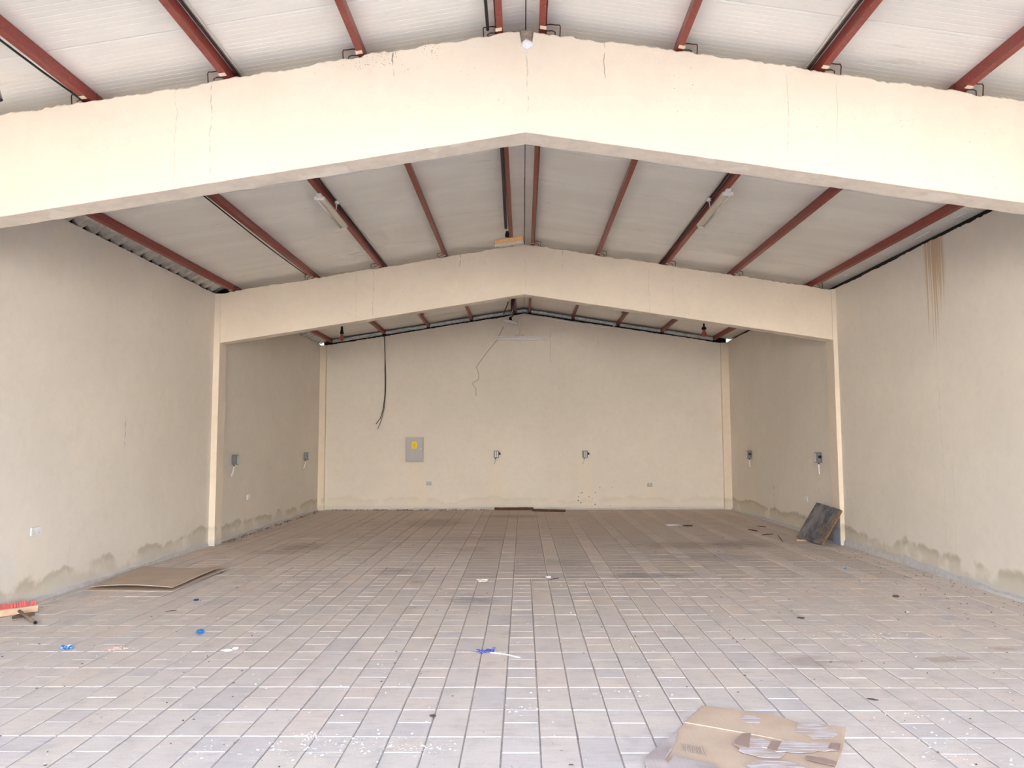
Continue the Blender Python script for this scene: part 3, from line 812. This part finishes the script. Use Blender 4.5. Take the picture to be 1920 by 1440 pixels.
# black conduit drop at the ridge near the back
cable('black_conduit', [onY(962, 560, 15.2), onY(961, 575, 16.4), onY(960, 592, 17.4)], .035, M['black'], 'black conduit drop at the ridge by the back wall', 'conduit')
cable('black_cable', [onY(953, 566, 16.0), onY(949, 577, 16.5), onY(944, 589, 17.3)], .012, M['black'], 'short slanting black cable left of the ridge by the back wall')
yw = DB-.02
cable('black_cable', [onY(720, 628, yw), onY(721, 640, yw-.02), onY(722, 665, yw-.03), onY(722, 700, yw-.03), onY(722, 735, yw-.02), onY(719, 765, yw-.02), onY(713, 785, yw-.01), onY(705, 795, yw-.005)], .008, M['darkcable'],
      'dark cable hanging down the back wall above the grey panel, shorter tail')
cable('black_cable', [onY(722, 668, yw-.012), onY(723.5, 705, yw-.012), onY(723, 740, yw-.012), onY(720, 768, yw-.012), onY(714, 790, yw-.012), onY(708, 805, yw-.012)], .006, M['darkcable'],
      'dark cable hanging down the back wall above the grey panel, longer tail')
cable('thin_wire', [onY(944, 613, yw), onY(930, 640, yw), onY(912, 662, yw), onY(893, 688, yw), onY(898, 702, yw), onY(897, 712, yw), onY(885, 719, yw), onY(892, 728, yw), onY(893, 742, yw)], .005, M['stick'],
      'thin brown wire trailing down the back wall left of the tube light', 'wire')
# white conduit up from the wall light and along the roof line to the right
y2 = DB-.085
pts = [onY(974, 630, yw), onY(974.5, 603, yw-.01), onY(976, 595, y2), onY(981, 591.5, y2), onY(992, 591.5, y2), onY(1040, 599, y2), onY(1090, 607, y2), onY(1130, 614, y2), onY(1146, 616, y2), onY(1151, 613, y2), onY(1152, 606, y2)]
cable('white_conduit', pts, .015, M['white_plastic'], 'pale conduit from the wall light up and along the top of the back wall', 'conduit')
# wall light
a, b = onY(930, 635, yw), onY(1024, 633, yw)
t = empty('wall_tube_light', (a+b)/2); tag(t, 'long white tube light mounted high on the back wall', 'lamp')
L = (b-a).length
bm = bmesh.new(); box(bm, (0, -.022, 0), (L, .06, .10), bev=.012); obj('body', bm, M['white_plastic'], t)
bm = bmesh.new(); tube(bm, [(-L/2+.06, -.066, .0), (L/2-.06, -.066, .0)], .018, 12); obj('lamp_tube', bm, M['white_plastic'], t, smooth=True)
for s in (-1, 1):
    bm = bmesh.new(); box(bm, (s*(L/2-.03), -.045, 0), (.05, .09, .115), bev=.01); obj('end_cap', bm, M['white_plastic'], t)
bm = bmesh.new(); box(bm, (-.03, -.016, .066), (.22, .045, .03), bev=.006); obj('cable_entry', bm, M['warm_enamel'], t)

# ------------------------------------------------------------------ electrical fittings
# grey panel
a, b = onY(761, 820, DB), onY(794, 866, DB); c = (a+b)/2; w_, h_ = b.x-a.x, a.z-b.z
t = empty('electrical_panel', (c.x, DB, c.z)); tag(t, 'grey electrical panel with yellow sticker on the back wall', 'panel')
bm = bmesh.new(); box(bm, (0, -.012, 0), (w_+.012, .026, h_+.012), bev=.004); obj('frame', bm, M['grey_metal'], t)
bm = bmesh.new(); box(bm, (.004, -.031, 0), (w_-.045, .016, h_-.05), bev=.003); door = obj('door', bm, M['grey_metal'], t)
bm = bmesh.new(); lathe(bm, [(.004, -.018), (.012, -.018), (.014, 0), (.004, .002)], (w_/2-.05, -.040, .02), 'Y', 12); obj('lock', bm, M['white_plastic'], door)
bm = bmesh.new(); box(bm, (0, 0, 0), (.115, .002, .155)); st = obj('sticker', bm, M['yellow'], t, loc=(-.005, -.041, .105)); st['label'] = 'yellow warning sticker'
bm = bmesh.new()
for q in range(4): box(bm, (0, -.0015, .04-.028*q), (.07 if q else .04, .001, .010))
obj('print_lines', bm, M['ochre'], st)

def isolator(x, y, z, rz, lab, long_=.16):
    """metal rotary isolator: back on the local +Y side"""
    t = empty('isolator_switch', (x, y, z), rz); tag(t, lab, 'switch', 'grey isolator switches on the walls')
    bm = bmesh.new(); box(bm, (0, -.045, 0), (.118, .088, .168), bev=.010)
    obj('housing', bm, M['switch'], t)
    for s in (-1, 1):
        bm = bmesh.new(); box(bm, (s*.022, -.092, 0), (.018, .008, .140), bev=.002); obj('cover_rib', bm, M['switch_bright'], t)
    bm = bmesh.new(); lathe(bm, [(.005, 0), (.024, 0), (.024, .022), (.005, .024)], (.059, -.045, .012), 'X', 14); box(bm, (.092, -.045, .012), (.018, .014, .05), bev=.003)
    obj('rotary_handle', bm, M['black'], t)
    bm = bmesh.new(); tube(bm, [(-.02, -.03, -.082), (-.02, -.03, -.11)], .013, 10); obj('gland', bm, M['dark_metal'], t)
    bm = bmesh.new(); tube(bm, [(-.02, -.030, -.11), (-.026, -.028, -.11-long_*.35), (-.042, -.018, -.11-long_*.75), (-.058, -.004, -.11-long_)], .013, 8)
    obj('cable', bm, M['white_plastic'], t, smooth=True)
R90 = math.pi/2
isolator(-.636, DB, 1.30, 0, 'grey isolator switch on the back wall, left of the middle', .12)
isolator(1.457, DB, 1.295, 0, 'grey isolator switch on the back wall, right of the middle', .12)
isolator(XL, 12.44, 1.30, R90, 'grey isolator switch on the left wall just behind the column')
isolator(XL, 16.53, 1.29, R90, 'grey isolator switch on the left wall near the far corner')
isolator(XR, 16.13, 1.30, -R90, 'grey isolator switch on the right wall near the far corner')
isolator(XR, 12.37, 1.31, -R90, 'grey isolator switch on the right wall just behind the column')
def socket(x, y, z, rz, lab, w=.146, mat='white_plastic'):
    t = empty('wall_socket', (x, y, z), rz); tag(t, lab, 'socket', 'plastic sockets low on the walls')
    bm = bmesh.new(); box(bm, (0, -.006, 0), (w, .014, .086), bev=.004); obj('plate', bm, M[mat], t)
    bm = bmesh.new(); n = 2 if w > .1 else 1
    for q in range(n):
        cx = (q-.5*(n-1))*.045
        box(bm, (cx*.5, -.0145, .020), (.012, .005, .018), bev=.001)
    obj('rocker', bm, M['paper'], t)
    bm = bmesh.new()
    for q in range(n):
        cx = (q-.5*(n-1))*.07
        for dx, dz in ((0, -.004), (-.010, -.022), (.010, -.022)): box(bm, (cx+dx, -.0133, dz), (.004, .001, .007))
    obj('pin_holes', bm, M['dark_metal'], t)['kind'] = 'stuff'
socket(XL, 7.43, .705, R90, 'white double socket low on the left wall near the broom', .16)
socket(XL, 13.19, .63, R90, 'white socket low on the left wall behind the column')
socket(-2.236, DB, .615, 0, 'pale socket low on the back wall, right below the grey panel', .12, 'grey_metal')
socket(2.974, DB, .570, 0, 'pale socket low on the back wall, toward the right corner', .12, 'grey_metal')
socket(XR, 13.06, .585, -R90, 'white socket low on the right wall above the leaning board')

# ------------------------------------------------------------------ leaning black board
BL, BRr = Vector((4.46, 12.36, .0)), Vector((4.52, 11.47, .0))
TL, TR = Vector((4.835, 12.42, .555)), Vector((4.762, 11.30, .53))
t = empty('leaning_board', (BL+BRr)/2); tag(t, 'dark stained square board leaning on the right wall beside the column', 'board')
def lerp2(u, v): return BL.lerp(BRr, u).lerp(TL.lerp(TR, u), v)
nrm = (BRr-BL).cross(TL-BL).normalized()
if nrm.x > 0: nrm = -nrm
bm = bmesh.new(); n = 14; org = t.location; G = []
for side, off in ((0, 0), (1, .042)):
    g = []
    for a_ in range(n+1):
        row = []
        for b_ in range(n+1):
            u, v = a_/n, b_/n
            if a_ == n: u += .012*nz(v*9, 3)
            if b_ == n: v += .010*nz(u*8, 5)
            q = lerp2(min(u, .965 if a_ == n else 1), v) + nrm*off + nrm*.004*nz(u*4+v*3, 8); q.z = max(q.z, .001)
            row.append(bm.verts.new(q-org))
        g.append(row)
    G.append(g)
for g in G:
    for a_ in range(n):
        for b_ in range(n): bm.faces.new((g[a_][b_], g[a_+1][b_], g[a_+1][b_+1], g[a_][b_+1]))
for k in range(n):
    bm.faces.new((G[0][k][0], G[0][k+1][0], G[1][k+1][0], G[1][k][0])); bm.faces.new((G[0][k][n], G[0][k+1][n], G[1][k+1][n], G[1][k][n]))
    bm.faces.new((G[0][0][k], G[0][0][k+1], G[1][0][k+1], G[1][0][k])); bm.faces.new((G[0][n][k], G[0][n][k+1], G[1][n][k+1], G[1][n][k]))
bmesh.ops.recalc_face_normals(bm, faces=bm.faces)
obj('face_sheet', bm, M['board'], t)
# splintered brown edge
bm = bmesh.new()
for k in range(70):
    v = rnd.random()**.9; u = .955 - rnd.random()**1.5*(.05+.26*math.exp(-((v-.36)/.26)**2)); off = .040+rnd.random()*.012
    if u > .93: off = rnd.uniform(.002, .05)
    l = rnd.uniform(.03, .10); c = lerp2(u, v)+nrm*off
    dr = (lerp2(u+.03*rnd.uniform(-1, 1), min(1, v+.1))-lerp2(u, v)).normalized()
    c.z = max(c.z, .03)
    tube(bm, [c-org-dr*l/2, c-org, c-org+dr*l/2], [.002, rnd.uniform(.004, .009), .002], 5)
for k in range(8):
    v = (k+.5)/8; c = lerp2(.975, v)+nrm*.02; c.z = max(c.z, .045)
    tube(bm, [c-org+(lerp2(.975, v+.06)-lerp2(.975, v-.06))*-.5, c-org+(lerp2(.975, v+.06)-lerp2(.975, v-.06))*.5], .018, 5)
se = obj('splintered_edge', bm, M['splinter'], t); se['label'] = 'splintered brown broken edge'; se['kind'] = 'stuff'
bm = bmesh.new(); c = onfloor(1505, 1014); poly_slab(bm, [Vector((c.x-.10, c.y-.02, .022)), Vector((c.x+.09, c.y-.10, .026)), Vector((c.x+.11, c.y-.06, .026)), Vector((c.x-.08, c.y+.03, .022))], .021)
tag(obj('wood_offcut', bm, M['wood']), 'small pale wood offcut at the foot of the leaning board', 'wood')

# planks by the back wall
for (u0, v0, u1, v1, hh, lab) in [(927, 955, 1000, 956, .060, 'thin brown plank lying along the back wall, left piece'), (999, 957, 1060, 960, .05, 'thin brown plank lying along the back wall, right piece')]:
    a, b = onfloor(u0, v0+1.5), onfloor(u1, v1); a.y = min(a.y, DB-.08); b.y = min(b.y, DB-.10)
    bm = bmesh.new(); d = (b-a); L = math.hypot(d.x, d.y); rz = Matrix.Rotation(math.atan2(d.y, d.x), 3, 'Z')
    box(bm, ((a.x+b.x)/2, (a.y+b.y)/2, hh/2+.001), (L, .07, hh), rot=rz, bev=.005)
    bmesh.ops.subdivide_edges(bm, edges=[e for e in bm.edges if e.calc_length() > .3], cuts=10, use_grid_fill=True)
    for v in bm.verts:
        if v.co.z > .02: v.co.z += .006*nz(v.co.x*9, 4)
    tag(obj('plank', bm, M['dark_wood']), lab, 'plank', 'brown planks by the back wall')

# ------------------------------------------------------------------ cardboard by the left wall: two sheets
def sheet(name, P, th, curl, z0, mat, lab, group=None, nx=16, ny=16):
    """P: near-left, near-right, far-right, far-left; curl(u, v) gives the lift"""
    bm = bmesh.new(); P = [Vector(p) for p in P]; org = Vector((P[0].x, P[0].y, 0)); rows = []
    for zz in (0, th):
        g = []
        for a_ in range(nx+1):
            u = a_/nx; row = []
            for b_ in range(ny+1):
                v = b_/ny; p_ = P[0].lerp(P[1], u).lerp(P[3].lerp(P[2], u), v)
                row.append(bm.verts.new(Vector((p_.x, p_.y, z0+zz+curl(u, v)))-org))
            g.append(row)
        rows.append(g)
    for s, g in enumerate(rows):
        for a_ in range(nx):
            for b_ in range(ny): bm.faces.new((g[a_][b_], g[a_+1][b_], g[a_+1][b_+1], g[a_][b_+1]))
    A, B = rows
    for k in range(nx):
        bm.faces.new((A[k][0], A[k+1][0], B[k+1][0], B[k][0])); bm.faces.new((A[k][ny], A[k+1][ny], B[k+1][ny], B[k][ny]))
    for k in range(ny):
        bm.faces.new((A[0][k], A[0][k+1], B[0][k+1], B[0][k])); bm.faces.new((A[nx][k], A[nx][k+1], B[nx][k+1], B[nx][k]))
    bmesh.ops.recalc_face_normals(bm, faces=bm.faces)
    o = obj(name, bm, mat, loc=org); tag(o, lab, 'cardboard', group); return o
sheet('cardboard_sheet', [(-4.69, 8.05, 0), (-3.72, 8.02, 0), (-3.66, 9.30, 0), (-4.80, 9.45, 0)], .006, lambda u, v: .026*max(0, u-.55)**1.5*v*3, .002, M['card_dull'],
      'brown cardboard sheet by the left wall, lower of the two', 'cardboard sheets by the left wall')
sheet('cardboard_sheet', [(-4.68, 8.14, 0), (-3.76, 8.09, 0), (-3.72, 9.28, 0), (-4.81, 9.50, 0)], .007, lambda u, v: .016+.022*(1-v)**2*math.sin(math.pi*min(1, u*1.0))+.008*(1-v) + .075*max(0, u-.6)**1.5*v*2.2, .004, M['card_dull'],
      'brown cardboard sheet by the left wall, upper one with a curled right edge', 'cardboard sheets by the left wall')

# ------------------------------------------------------------------ flattened box, bottom right
t = empty('flattened_box', (1.2, 4.0, 0)); tag(t, 'flattened brown cardboard box with torn tape in the bottom right foreground', 'box')
def F(u, v, z=0.0): return onfloor(u, v, z) - t.location
org = t.location
def flap(name, pix, z, mat, th=.005, lab=None, sub=True, wav=.0):
    bm = bmesh.new()
    fs = poly_slab(bm, [F(u, v, z) for u, v in pix], th)
    if wav:
        bmesh.ops.triangulate(bm, faces=[f for f in bm.faces if len(f.verts) > 4]); bmesh.ops.subdivide_edges(bm, edges=bm.edges[:], cuts=3, use_grid_fill=True)
        for v in bm.verts: v.co.z += wav*max(0, nz(v.co.x*5+2, v.co.y*4)+.3)
    o = obj(name, bm, mat, t)
    if lab: o['label'] = lab
    return o
flap('box_panel', [(1316, 1324), (1330, 1324), (1450, 1340), (1475, 1347), (1500, 1356), (1540, 1358), (1587, 1364), (1580, 1405), (1566, 1440), (1556, 1478), (1462, 1490), (1330, 1478), (1225, 1440), (1245, 1405), (1272, 1368)], .008, M['card'], .007, wav=.003)
flap('top_flap', [(1318, 1326), (1446, 1342), (1502, 1359), (1581, 1366), (1576, 1398), (1470, 1388), (1392, 1373), (1284, 1354)], .0135, M['card'], .004, wav=.002)
flap('torn_corner', [(1272, 1372), (1262, 1400), (1246, 1424), (1260, 1446), (1225, 1456), (1210, 1432), (1213, 1418), (1236, 1396)], .016, M['card_inner'], .006, 'grey torn corner liner', wav=.012)
flap('lower_flap', [(1263, 1417), (1344, 1436), (1336, 1476), (1250, 1462), (1246, 1440)], .020, M['card_inner'], .004, 'pinkish grey lower flap', wav=.003)
def blob(pix_c, rx, ry, k, z, name, mat, lab):
    c = F(*pix_c, z); bm = bmesh.new(); pts = []
    for q in range(22):
        a_ = 2*math.pi*q/22; r = 1+.25*nz(q*.7, k)+.10*nz(q*2.3, k+3)
        pts.append(Vector((c.x+rx*r*math.cos(a_), c.y+ry*r*math.sin(a_), z)))
    poly_slab(bm, pts, .0012); o = obj(name, bm, mat, t); o['label'] = lab
blob((1425, 1402), .115, .125, 1, .0160, 'tape_film', M['tape'], 'whitish scuffed tape film')
blob((1480, 1400), .130, .075, 5, .0172, 'tape_film', M['tape'], 'whitish scuffed tape film')
blob((1528, 1370), .105, .105, 9, .0185, 'tape_film', M['tape'], 'whitish scuffed tape film')
blob((1540, 1400), .085, .055, 13, .0175, 'tape_film', M['tape'], 'whitish scuffed tape film')
blob((1455, 1438), .135, .085, 21, .0165, 'tape_film', M['tape'], 'whitish scuffed tape film')
blob((1408, 1348), .055, .060, 27, .0178, 'tape_film', M['tape'], 'whitish scuffed tape film')
flap('brown_tape', [(1392, 1375), (1408, 1374), (1404, 1402), (1376, 1394)], .0190, M['tape_brown'], .001, 'dull brown tape piece')
flap('brown_tape', [(1447, 1388), (1466, 1390), (1456, 1408), (1438, 1403)], .0192, M['tape_brown'], .001, 'dull brown tape piece')
flap('brown_tape', [(1558, 1392), (1577, 1394), (1573, 1408), (1552, 1402)], .0194, M['tape_brown'], .001, 'dull brown tape piece')
flap('brown_tape', [(1513, 1417), (1542, 1420), (1570, 1428), (1568, 1436), (1512, 1424)], .0196, M['tape_brown'], .001, 'dull brown tape piece')
bm = bmesh.new()
for k in range(11):
    u = 1277+k*4.2; tube(bm, [F(u, 1393+k*.9, .0142), F(u+3+k*.25, 1408+k*.9, .0142)], .0016, 4)
obj('scuff_lines', bm, M['card_inner'], t)['kind'] = 'stuff'

# ------------------------------------------------------------------ broom at the left edge
a, b = onfloor(-55, 1166), onfloor(71, 1148); a.z = b.z = 0
d = b-a; L = d.length; ang = math.atan2(d.y, d.x)
t = empty('broom', (a+b)/2, ang); tag(t, 'old wooden broom head with red bristles lying by the left wall', 'broom')
tm = Matrix.Rotation(math.radians(38), 3, 'X')
bm = bmesh.new(); box(bm, (0, .005, .036), (L, .034, .062), rot=None, bev=.006)
bmesh.ops.subdivide_edges(bm, edges=[e for e in bm.edges if e.calc_length() > .2], cuts=6)
for v in bm.verts: v.co.z = max(0.002, v.co.z+.003*nz(v.co.x*14, 2))
obj('wooden_block', bm, M['wood'], t)
bm = bmesh.new()
for row in range(3):
    for k in range(44):
        x = -L/2+.012+k*(L-.024)/43+rnd.uniform(-.003, .003); y = .018+.010*row; z0 = .050+.006*(2-row)
        e = Vector((x+rnd.uniform(-.012, .012), y+.030+rnd.uniform(-.008, .012), z0+.050+rnd.uniform(-.012, .008)))
        tube(bm, [(x, y-.006, z0-.008), (x+.5*(e.x-x), (y+e.y)/2, (z0+e.z)/2+.004), e], [.0040, .0048, .0020], 5)
br = obj('bristles', bm, M['red_bristle'], t); br['kind'] = 'stuff'; br['label'] = 'red bristles'
p0, p1 = onfloor(36, 1148, .03), onfloor(66, 1171, .0); p1.z = .016; p0.z = .040
inv = Matrix.Rotation(-ang, 3, 'Z')
bm = bmesh.new(); tube(bm, [inv @ (p0-t.location), inv @ ((p0+p1)/2-t.location), inv @ (p1-t.location)], .0135, 12); obj('handle_stub', bm, M['stick'], t, smooth=True)
bm = bmesh.new(); q1 = inv @ (p1-t.location); q0 = inv @ (p0-t.location); dr = (q1-q0).normalized(); tube(bm, [q1-dr*.010, q1+dr*.006], .0142, 12); obj('handle_tip', bm, M['black'], t)['label'] = 'blackened end of the stub'
bm = bmesh.new(); poly_slab(bm, [onfloor(22, 1156, .012), onfloor(36, 1150, .012), onfloor(64, 1147, .014), onfloor(66, 1151, .012), onfloor(45, 1158, .012), onfloor(24, 1161, .012)], .011)
tag(obj('wood_chip', bm, M['stick']), 'flat grey wood chip under the broom stub', 'wood')

# ------------------------------------------------------------------ litter
def crumple(name, u, v, s, mat, lab, cat='litter', seed=0, flat=.35, rz=0.0, mat2=None, group=None):
    p = onfloor(u, v); bm = bmesh.new(); bmesh.ops.create_icosphere(bm, subdivisions=3, radius=1)
    R = Matrix.Rotation(rz, 3, 'Z')
    for w in bm.verts:
        k = 1+.55*mnoise.noise(w.co*2.1+Vector((seed, 0, 0)))+.25*mnoise.noise(w.co*5+Vector((0, seed, 0)))
        w.co = R @ Vector((w.co.x*s[0]*k, w.co.y*s[1]*k, w.co.z*s[2]*k))
    zm = min(w.co.z for w in bm.verts)
    for w in bm.verts: w.co.z -= zm*.999; w.co.z = max(0, w.co.z-.002)
    ms = [mat]+([mat2] if mat2 else [])
    if mat2:
        for f in bm.faces:
            if mnoise.noise(f.calc_center_median()*60) > .18: f.material_index = 1
    o = obj(name, bm, ms, loc=(p.x, p.y, .001)); tag(o, lab, cat, group); return o
crumple('blue_wrapper', 375, 1189, (.030, .028, .017), M['blue'], 'crumpled blue plastic wrapper in front of the cardboard sheets', seed=3, rz=.3, mat2=None)
crumple('blue_wrapper', 125, 1217, (.046, .034, .014), M['blue'], 'crumpled blue and white wrapper right of the broom', seed=8, rz=.2, mat2=M['paper'])
crumple('white_wrapper', 426, 1221, (.040, .014, .008), M['paper'], 'flat white wrapper strip on the left floor', seed=12, rz=.05)
crumple('white_wrapper', 441, 1218, (.020, .012, .009), M['paper'], 'tiny twisted end of white wrapper on the left floor', seed=17, rz=.5)
crumple('paper_scrap', 905, 1091, (.060, .055, .018), M['warm_enamel'], 'pale folded paper scrap near the middle of the floor', seed=22, rz=.3)
crumple('white_pebble', 1028, 1084, (.030, .022, .012), M['chips'], 'white pebble on the crack across the floor', 'stone', seed=25)
crumple('white_scrap', 1262, 986, (.13, .06, .014), M['paper'], 'white scrap lying before the back wall, right side', seed=31)
crumple('dark_scrap', 1290, 987, (.09, .04, .012), M['dark_metal'], 'dark scrap beside the white one before the back wall', seed=33)
crumple('dark_stone', 1680, 1120, (.030, .024, .012), M['grit'], 'small dark stone on the right floor', 'stone', seed=41)
crumple('green_chip', 1700, 1149, (.030, .014, .007), M['chips'], 'white and dark chip on the right floor', seed=43, rz=.5, mat2=M['dark_metal'])
crumple('dark_fluff', 1502, 1160, (.034, .014, .007), M['grit'], 'dark fluff on the floor right of the middle', seed=46, rz=-.3)
crumple('dark_splinter', 1636, 1313, (.030, .006, .005), M['dark_metal'], 'dark splinter on the right foreground floor', seed=48, rz=-.5)
crumple('brown_lump', 811, 1344, (.020, .014, .006), M['grit'], 'brown lump on a paver joint in the foreground', seed=50)
crumple('blue_chip', 1585, 1067, (.018, .016, .006), M['blue'], 'tiny blue chip before the leaning board', seed=52)
# bottle cap
p = onfloor(368, 1126); bm = bmesh.new(); lathe(bm, [(.002, .009), (.020, .009), (.023, .013), (.025, .0), (.004, 0)], n=20)
tag(obj('bottle_cap', bm, M['navy'], loc=(p.x, p.y, .001)), 'navy blue round cap right of the cardboard sheets', 'cap')
# blue fibre tuft and white strap
t = empty('strap_scrap', onfloor(912, 1224)); tag(t, 'pale strap scrap with a frayed blue tuft on the middle floor', 'strap'); t.location.z = 0
bm = bmesh.new()
for k in range(34):
    a_ = Vector((rnd.uniform(-.055, .055), rnd.uniform(-.025, .045), .003+rnd.random()*.012)); a_.y += a_.x*.5
    b_ = a_+Vector((rnd.uniform(-.03, .03), rnd.uniform(-.02, .02), rnd.uniform(-.002, .012))); b_.z = max(.003, b_.z)
    tube(bm, [a_, (a_+b_)/2+Vector((0, .006, .002)), b_], .0028, 5)
obj('blue_tuft', bm, M['royal'], t)['label'] = 'frayed royal blue fibres'
e = onfloor(975, 1234)-t.location; e.z = .004
bm = bmesh.new(); tube(bm, [(.03, -.005, .004), (.03+(e.x-.03)*.5, e.y*.4, .006), tuple(e)], .0045, 6); obj('strap', bm, M['chips'], t)
e2 = onfloor(882, 1222)-t.location; e2.z = .004
bm = bmesh.new(); tube(bm, [(-.03, .0, .004), tuple(e2)], .002, 5); obj('thread', bm, M['stick'], t)
# sticks
for k, (u0, v0, u1, v1, r, mt, lab) in enumerate([
        (310, 1148, 331, 1145, .004, 'dark_wood', 'thin dark stick lying before the cardboard sheets'),
        (1403, 994, 1420, 997, .012, 'dark_wood', 'dark stick near the right wall of the rear bay, thickest one'),
        (1420, 987, 1436, 989, .008, 'dark_wood', 'dark stick near the right wall of the rear bay, nearest the wall'),
        (1428, 1004, 1450, 1002, .008, 'dark_wood', 'dark thin stick in the rear bay, left of the leaning board'),
        (1458, 1004, 1468, 1017, .008, 'dark_wood', 'slanting dark stick left of the leaning board'),
        (768, 1094, 794, 1092, .010, 'stick', 'pale grey stick across the pavers left of the middle'),
        (1030, 1088, 1048, 1085, .006, 'dark_wood', 'thin dark stick beside the white pebble')]):
    a_, b_ = onfloor(u0, v0), onfloor(u1, v1); a_.z = b_.z = r
    bm = bmesh.new(); m_ = (a_+b_)/2+Vector((0, .01, .002)); tube(bm, [a_, m_, b_], [r*.6, r, r*.7], 6); tag(obj('stick', bm, M[mt]), lab, 'stick')

# uncountable crumbs, chips and shavings
def scatter(name, items, mat, lab, cat='debris'):
    bm = bmesh.new()
    for (x, y, s, kind) in items:
        s *= 1.35
        if (x < -3.55 and 7.9 < y < 9.65) or (.45 < x < 1.95 and y < 4.75) or (x < -4.2 and y < 7.2) or (x > 4.3 and 11.2 < y < 12.6) or (-.8 < x < 1.1 and y > 17.5): continue
        a_ = rnd.random()*6.28
        if kind == 0:
            v = [bm.verts.new((x+s*math.cos(a_+q*1.57)*(1 if q % 2 else .6), y+s*math.sin(a_+q*1.57)*(1 if q % 2 else .6), .0012)) for q in range(4)]
            tpt = bm.verts.new((x, y, .001+s*.5))
            for q in range(4): bm.faces.new((v[q], v[(q+1) % 4], tpt))
            bm.faces.new(v[::-1])
        else:
            cu = rnd.uniform(-1.2, 1.2); pts = []
            for q in range(5):
                a2 = a_+cu*q*.5; pts.append((x, y, .002+s*.05*(q % 2))); x += s*.5*math.cos(a2); y += s*.5*math.sin(a2)
            tube(bm, pts, s*.075, 4)
    o = obj(name, bm, mat); tag(o, lab, cat, kind='stuff')
it = []
for c, n, r in [((1155, 1300), 0, 0), ((790, 1405), 60, .09), ((690, 1395), 60, .12), ((585, 1380), 36, .07), ((1600, 1190), 80, .22), ((1650, 1200), 50, .2), ((985, 1330), 26, .07), ((1160, 1300), 24, .1), ((210, 1218), 26, .10),
                ((560, 1405), 60, .14), ((1800, 1410), 60, .2), ((1420, 1390), 0, 0), ((1700, 1360), 40, .25), ((380, 1405), 30, .15)]:
    p = onfloor(*c)
    for k in range(n): it.append((rnd.gauss(p.x, r), rnd.gauss(p.y, r*.6), rnd.uniform(.003, .009), 0 if rnd.random() < .35 else 1))
for k in range(520):
    y = 3.4+6.0*rnd.random()**1.6; x = rnd.uniform(-.72, .72)*y
    if XL+.1 < x < XR-.1: it.append((x, y, rnd.uniform(.002, .007)*(1+y*.05), 0 if rnd.random() < .5 else 1))
scatter('plaster_chips', it, M['chips'], 'white plaster chips and shavings strewn over the floor')
it = []
for k in range(520):
    y = 3.6+12*rnd.random()**1.3; x = rnd.uniform(-.72, .72)*y
    if XL+.1 < x < XR-.1 and y < 17.4: it.append((x, y, rnd.uniform(.002, .006)*(1+y*.12), 0 if rnd.random() < .7 else 1))
for k in range(260):
    y = rnd.uniform(6.5, 11.3); x = XR-.05-abs(rnd.gauss(0, .5)); it.append((x, y, rnd.uniform(.003, .010), 0))
for k in range(200):
    y = rnd.uniform(12, 17.3); x = XL+.04+abs(rnd.gauss(0, .08)); it.append((x, y, rnd.uniform(.006, .018), 0))
for k in range(120):
    y = DB-.04-abs(rnd.gauss(0, .05)); x = rnd.uniform(-4.5, -.8); it.append((x, y, rnd.uniform(.01, .03), 0))
scatter('dark_grit', it, M['grit'], 'dark grit and crumbs strewn over the floor')
p = onfloor(215, 1217); it = [(rnd.gauss(p.x+.01, .05), rnd.gauss(p.y, .035), rnd.uniform(.006, .016), rnd.randrange(2)) for k in range(46)]
p = onfloor(583, 1380); it += [(rnd.gauss(p.x, .02), rnd.gauss(p.y, .015), rnd.uniform(.006, .012), 0) for k in range(8)]
scatter('pink_flakes', it, M['pinkpaper'], 'pale pink flakes between the two blue wrappers')
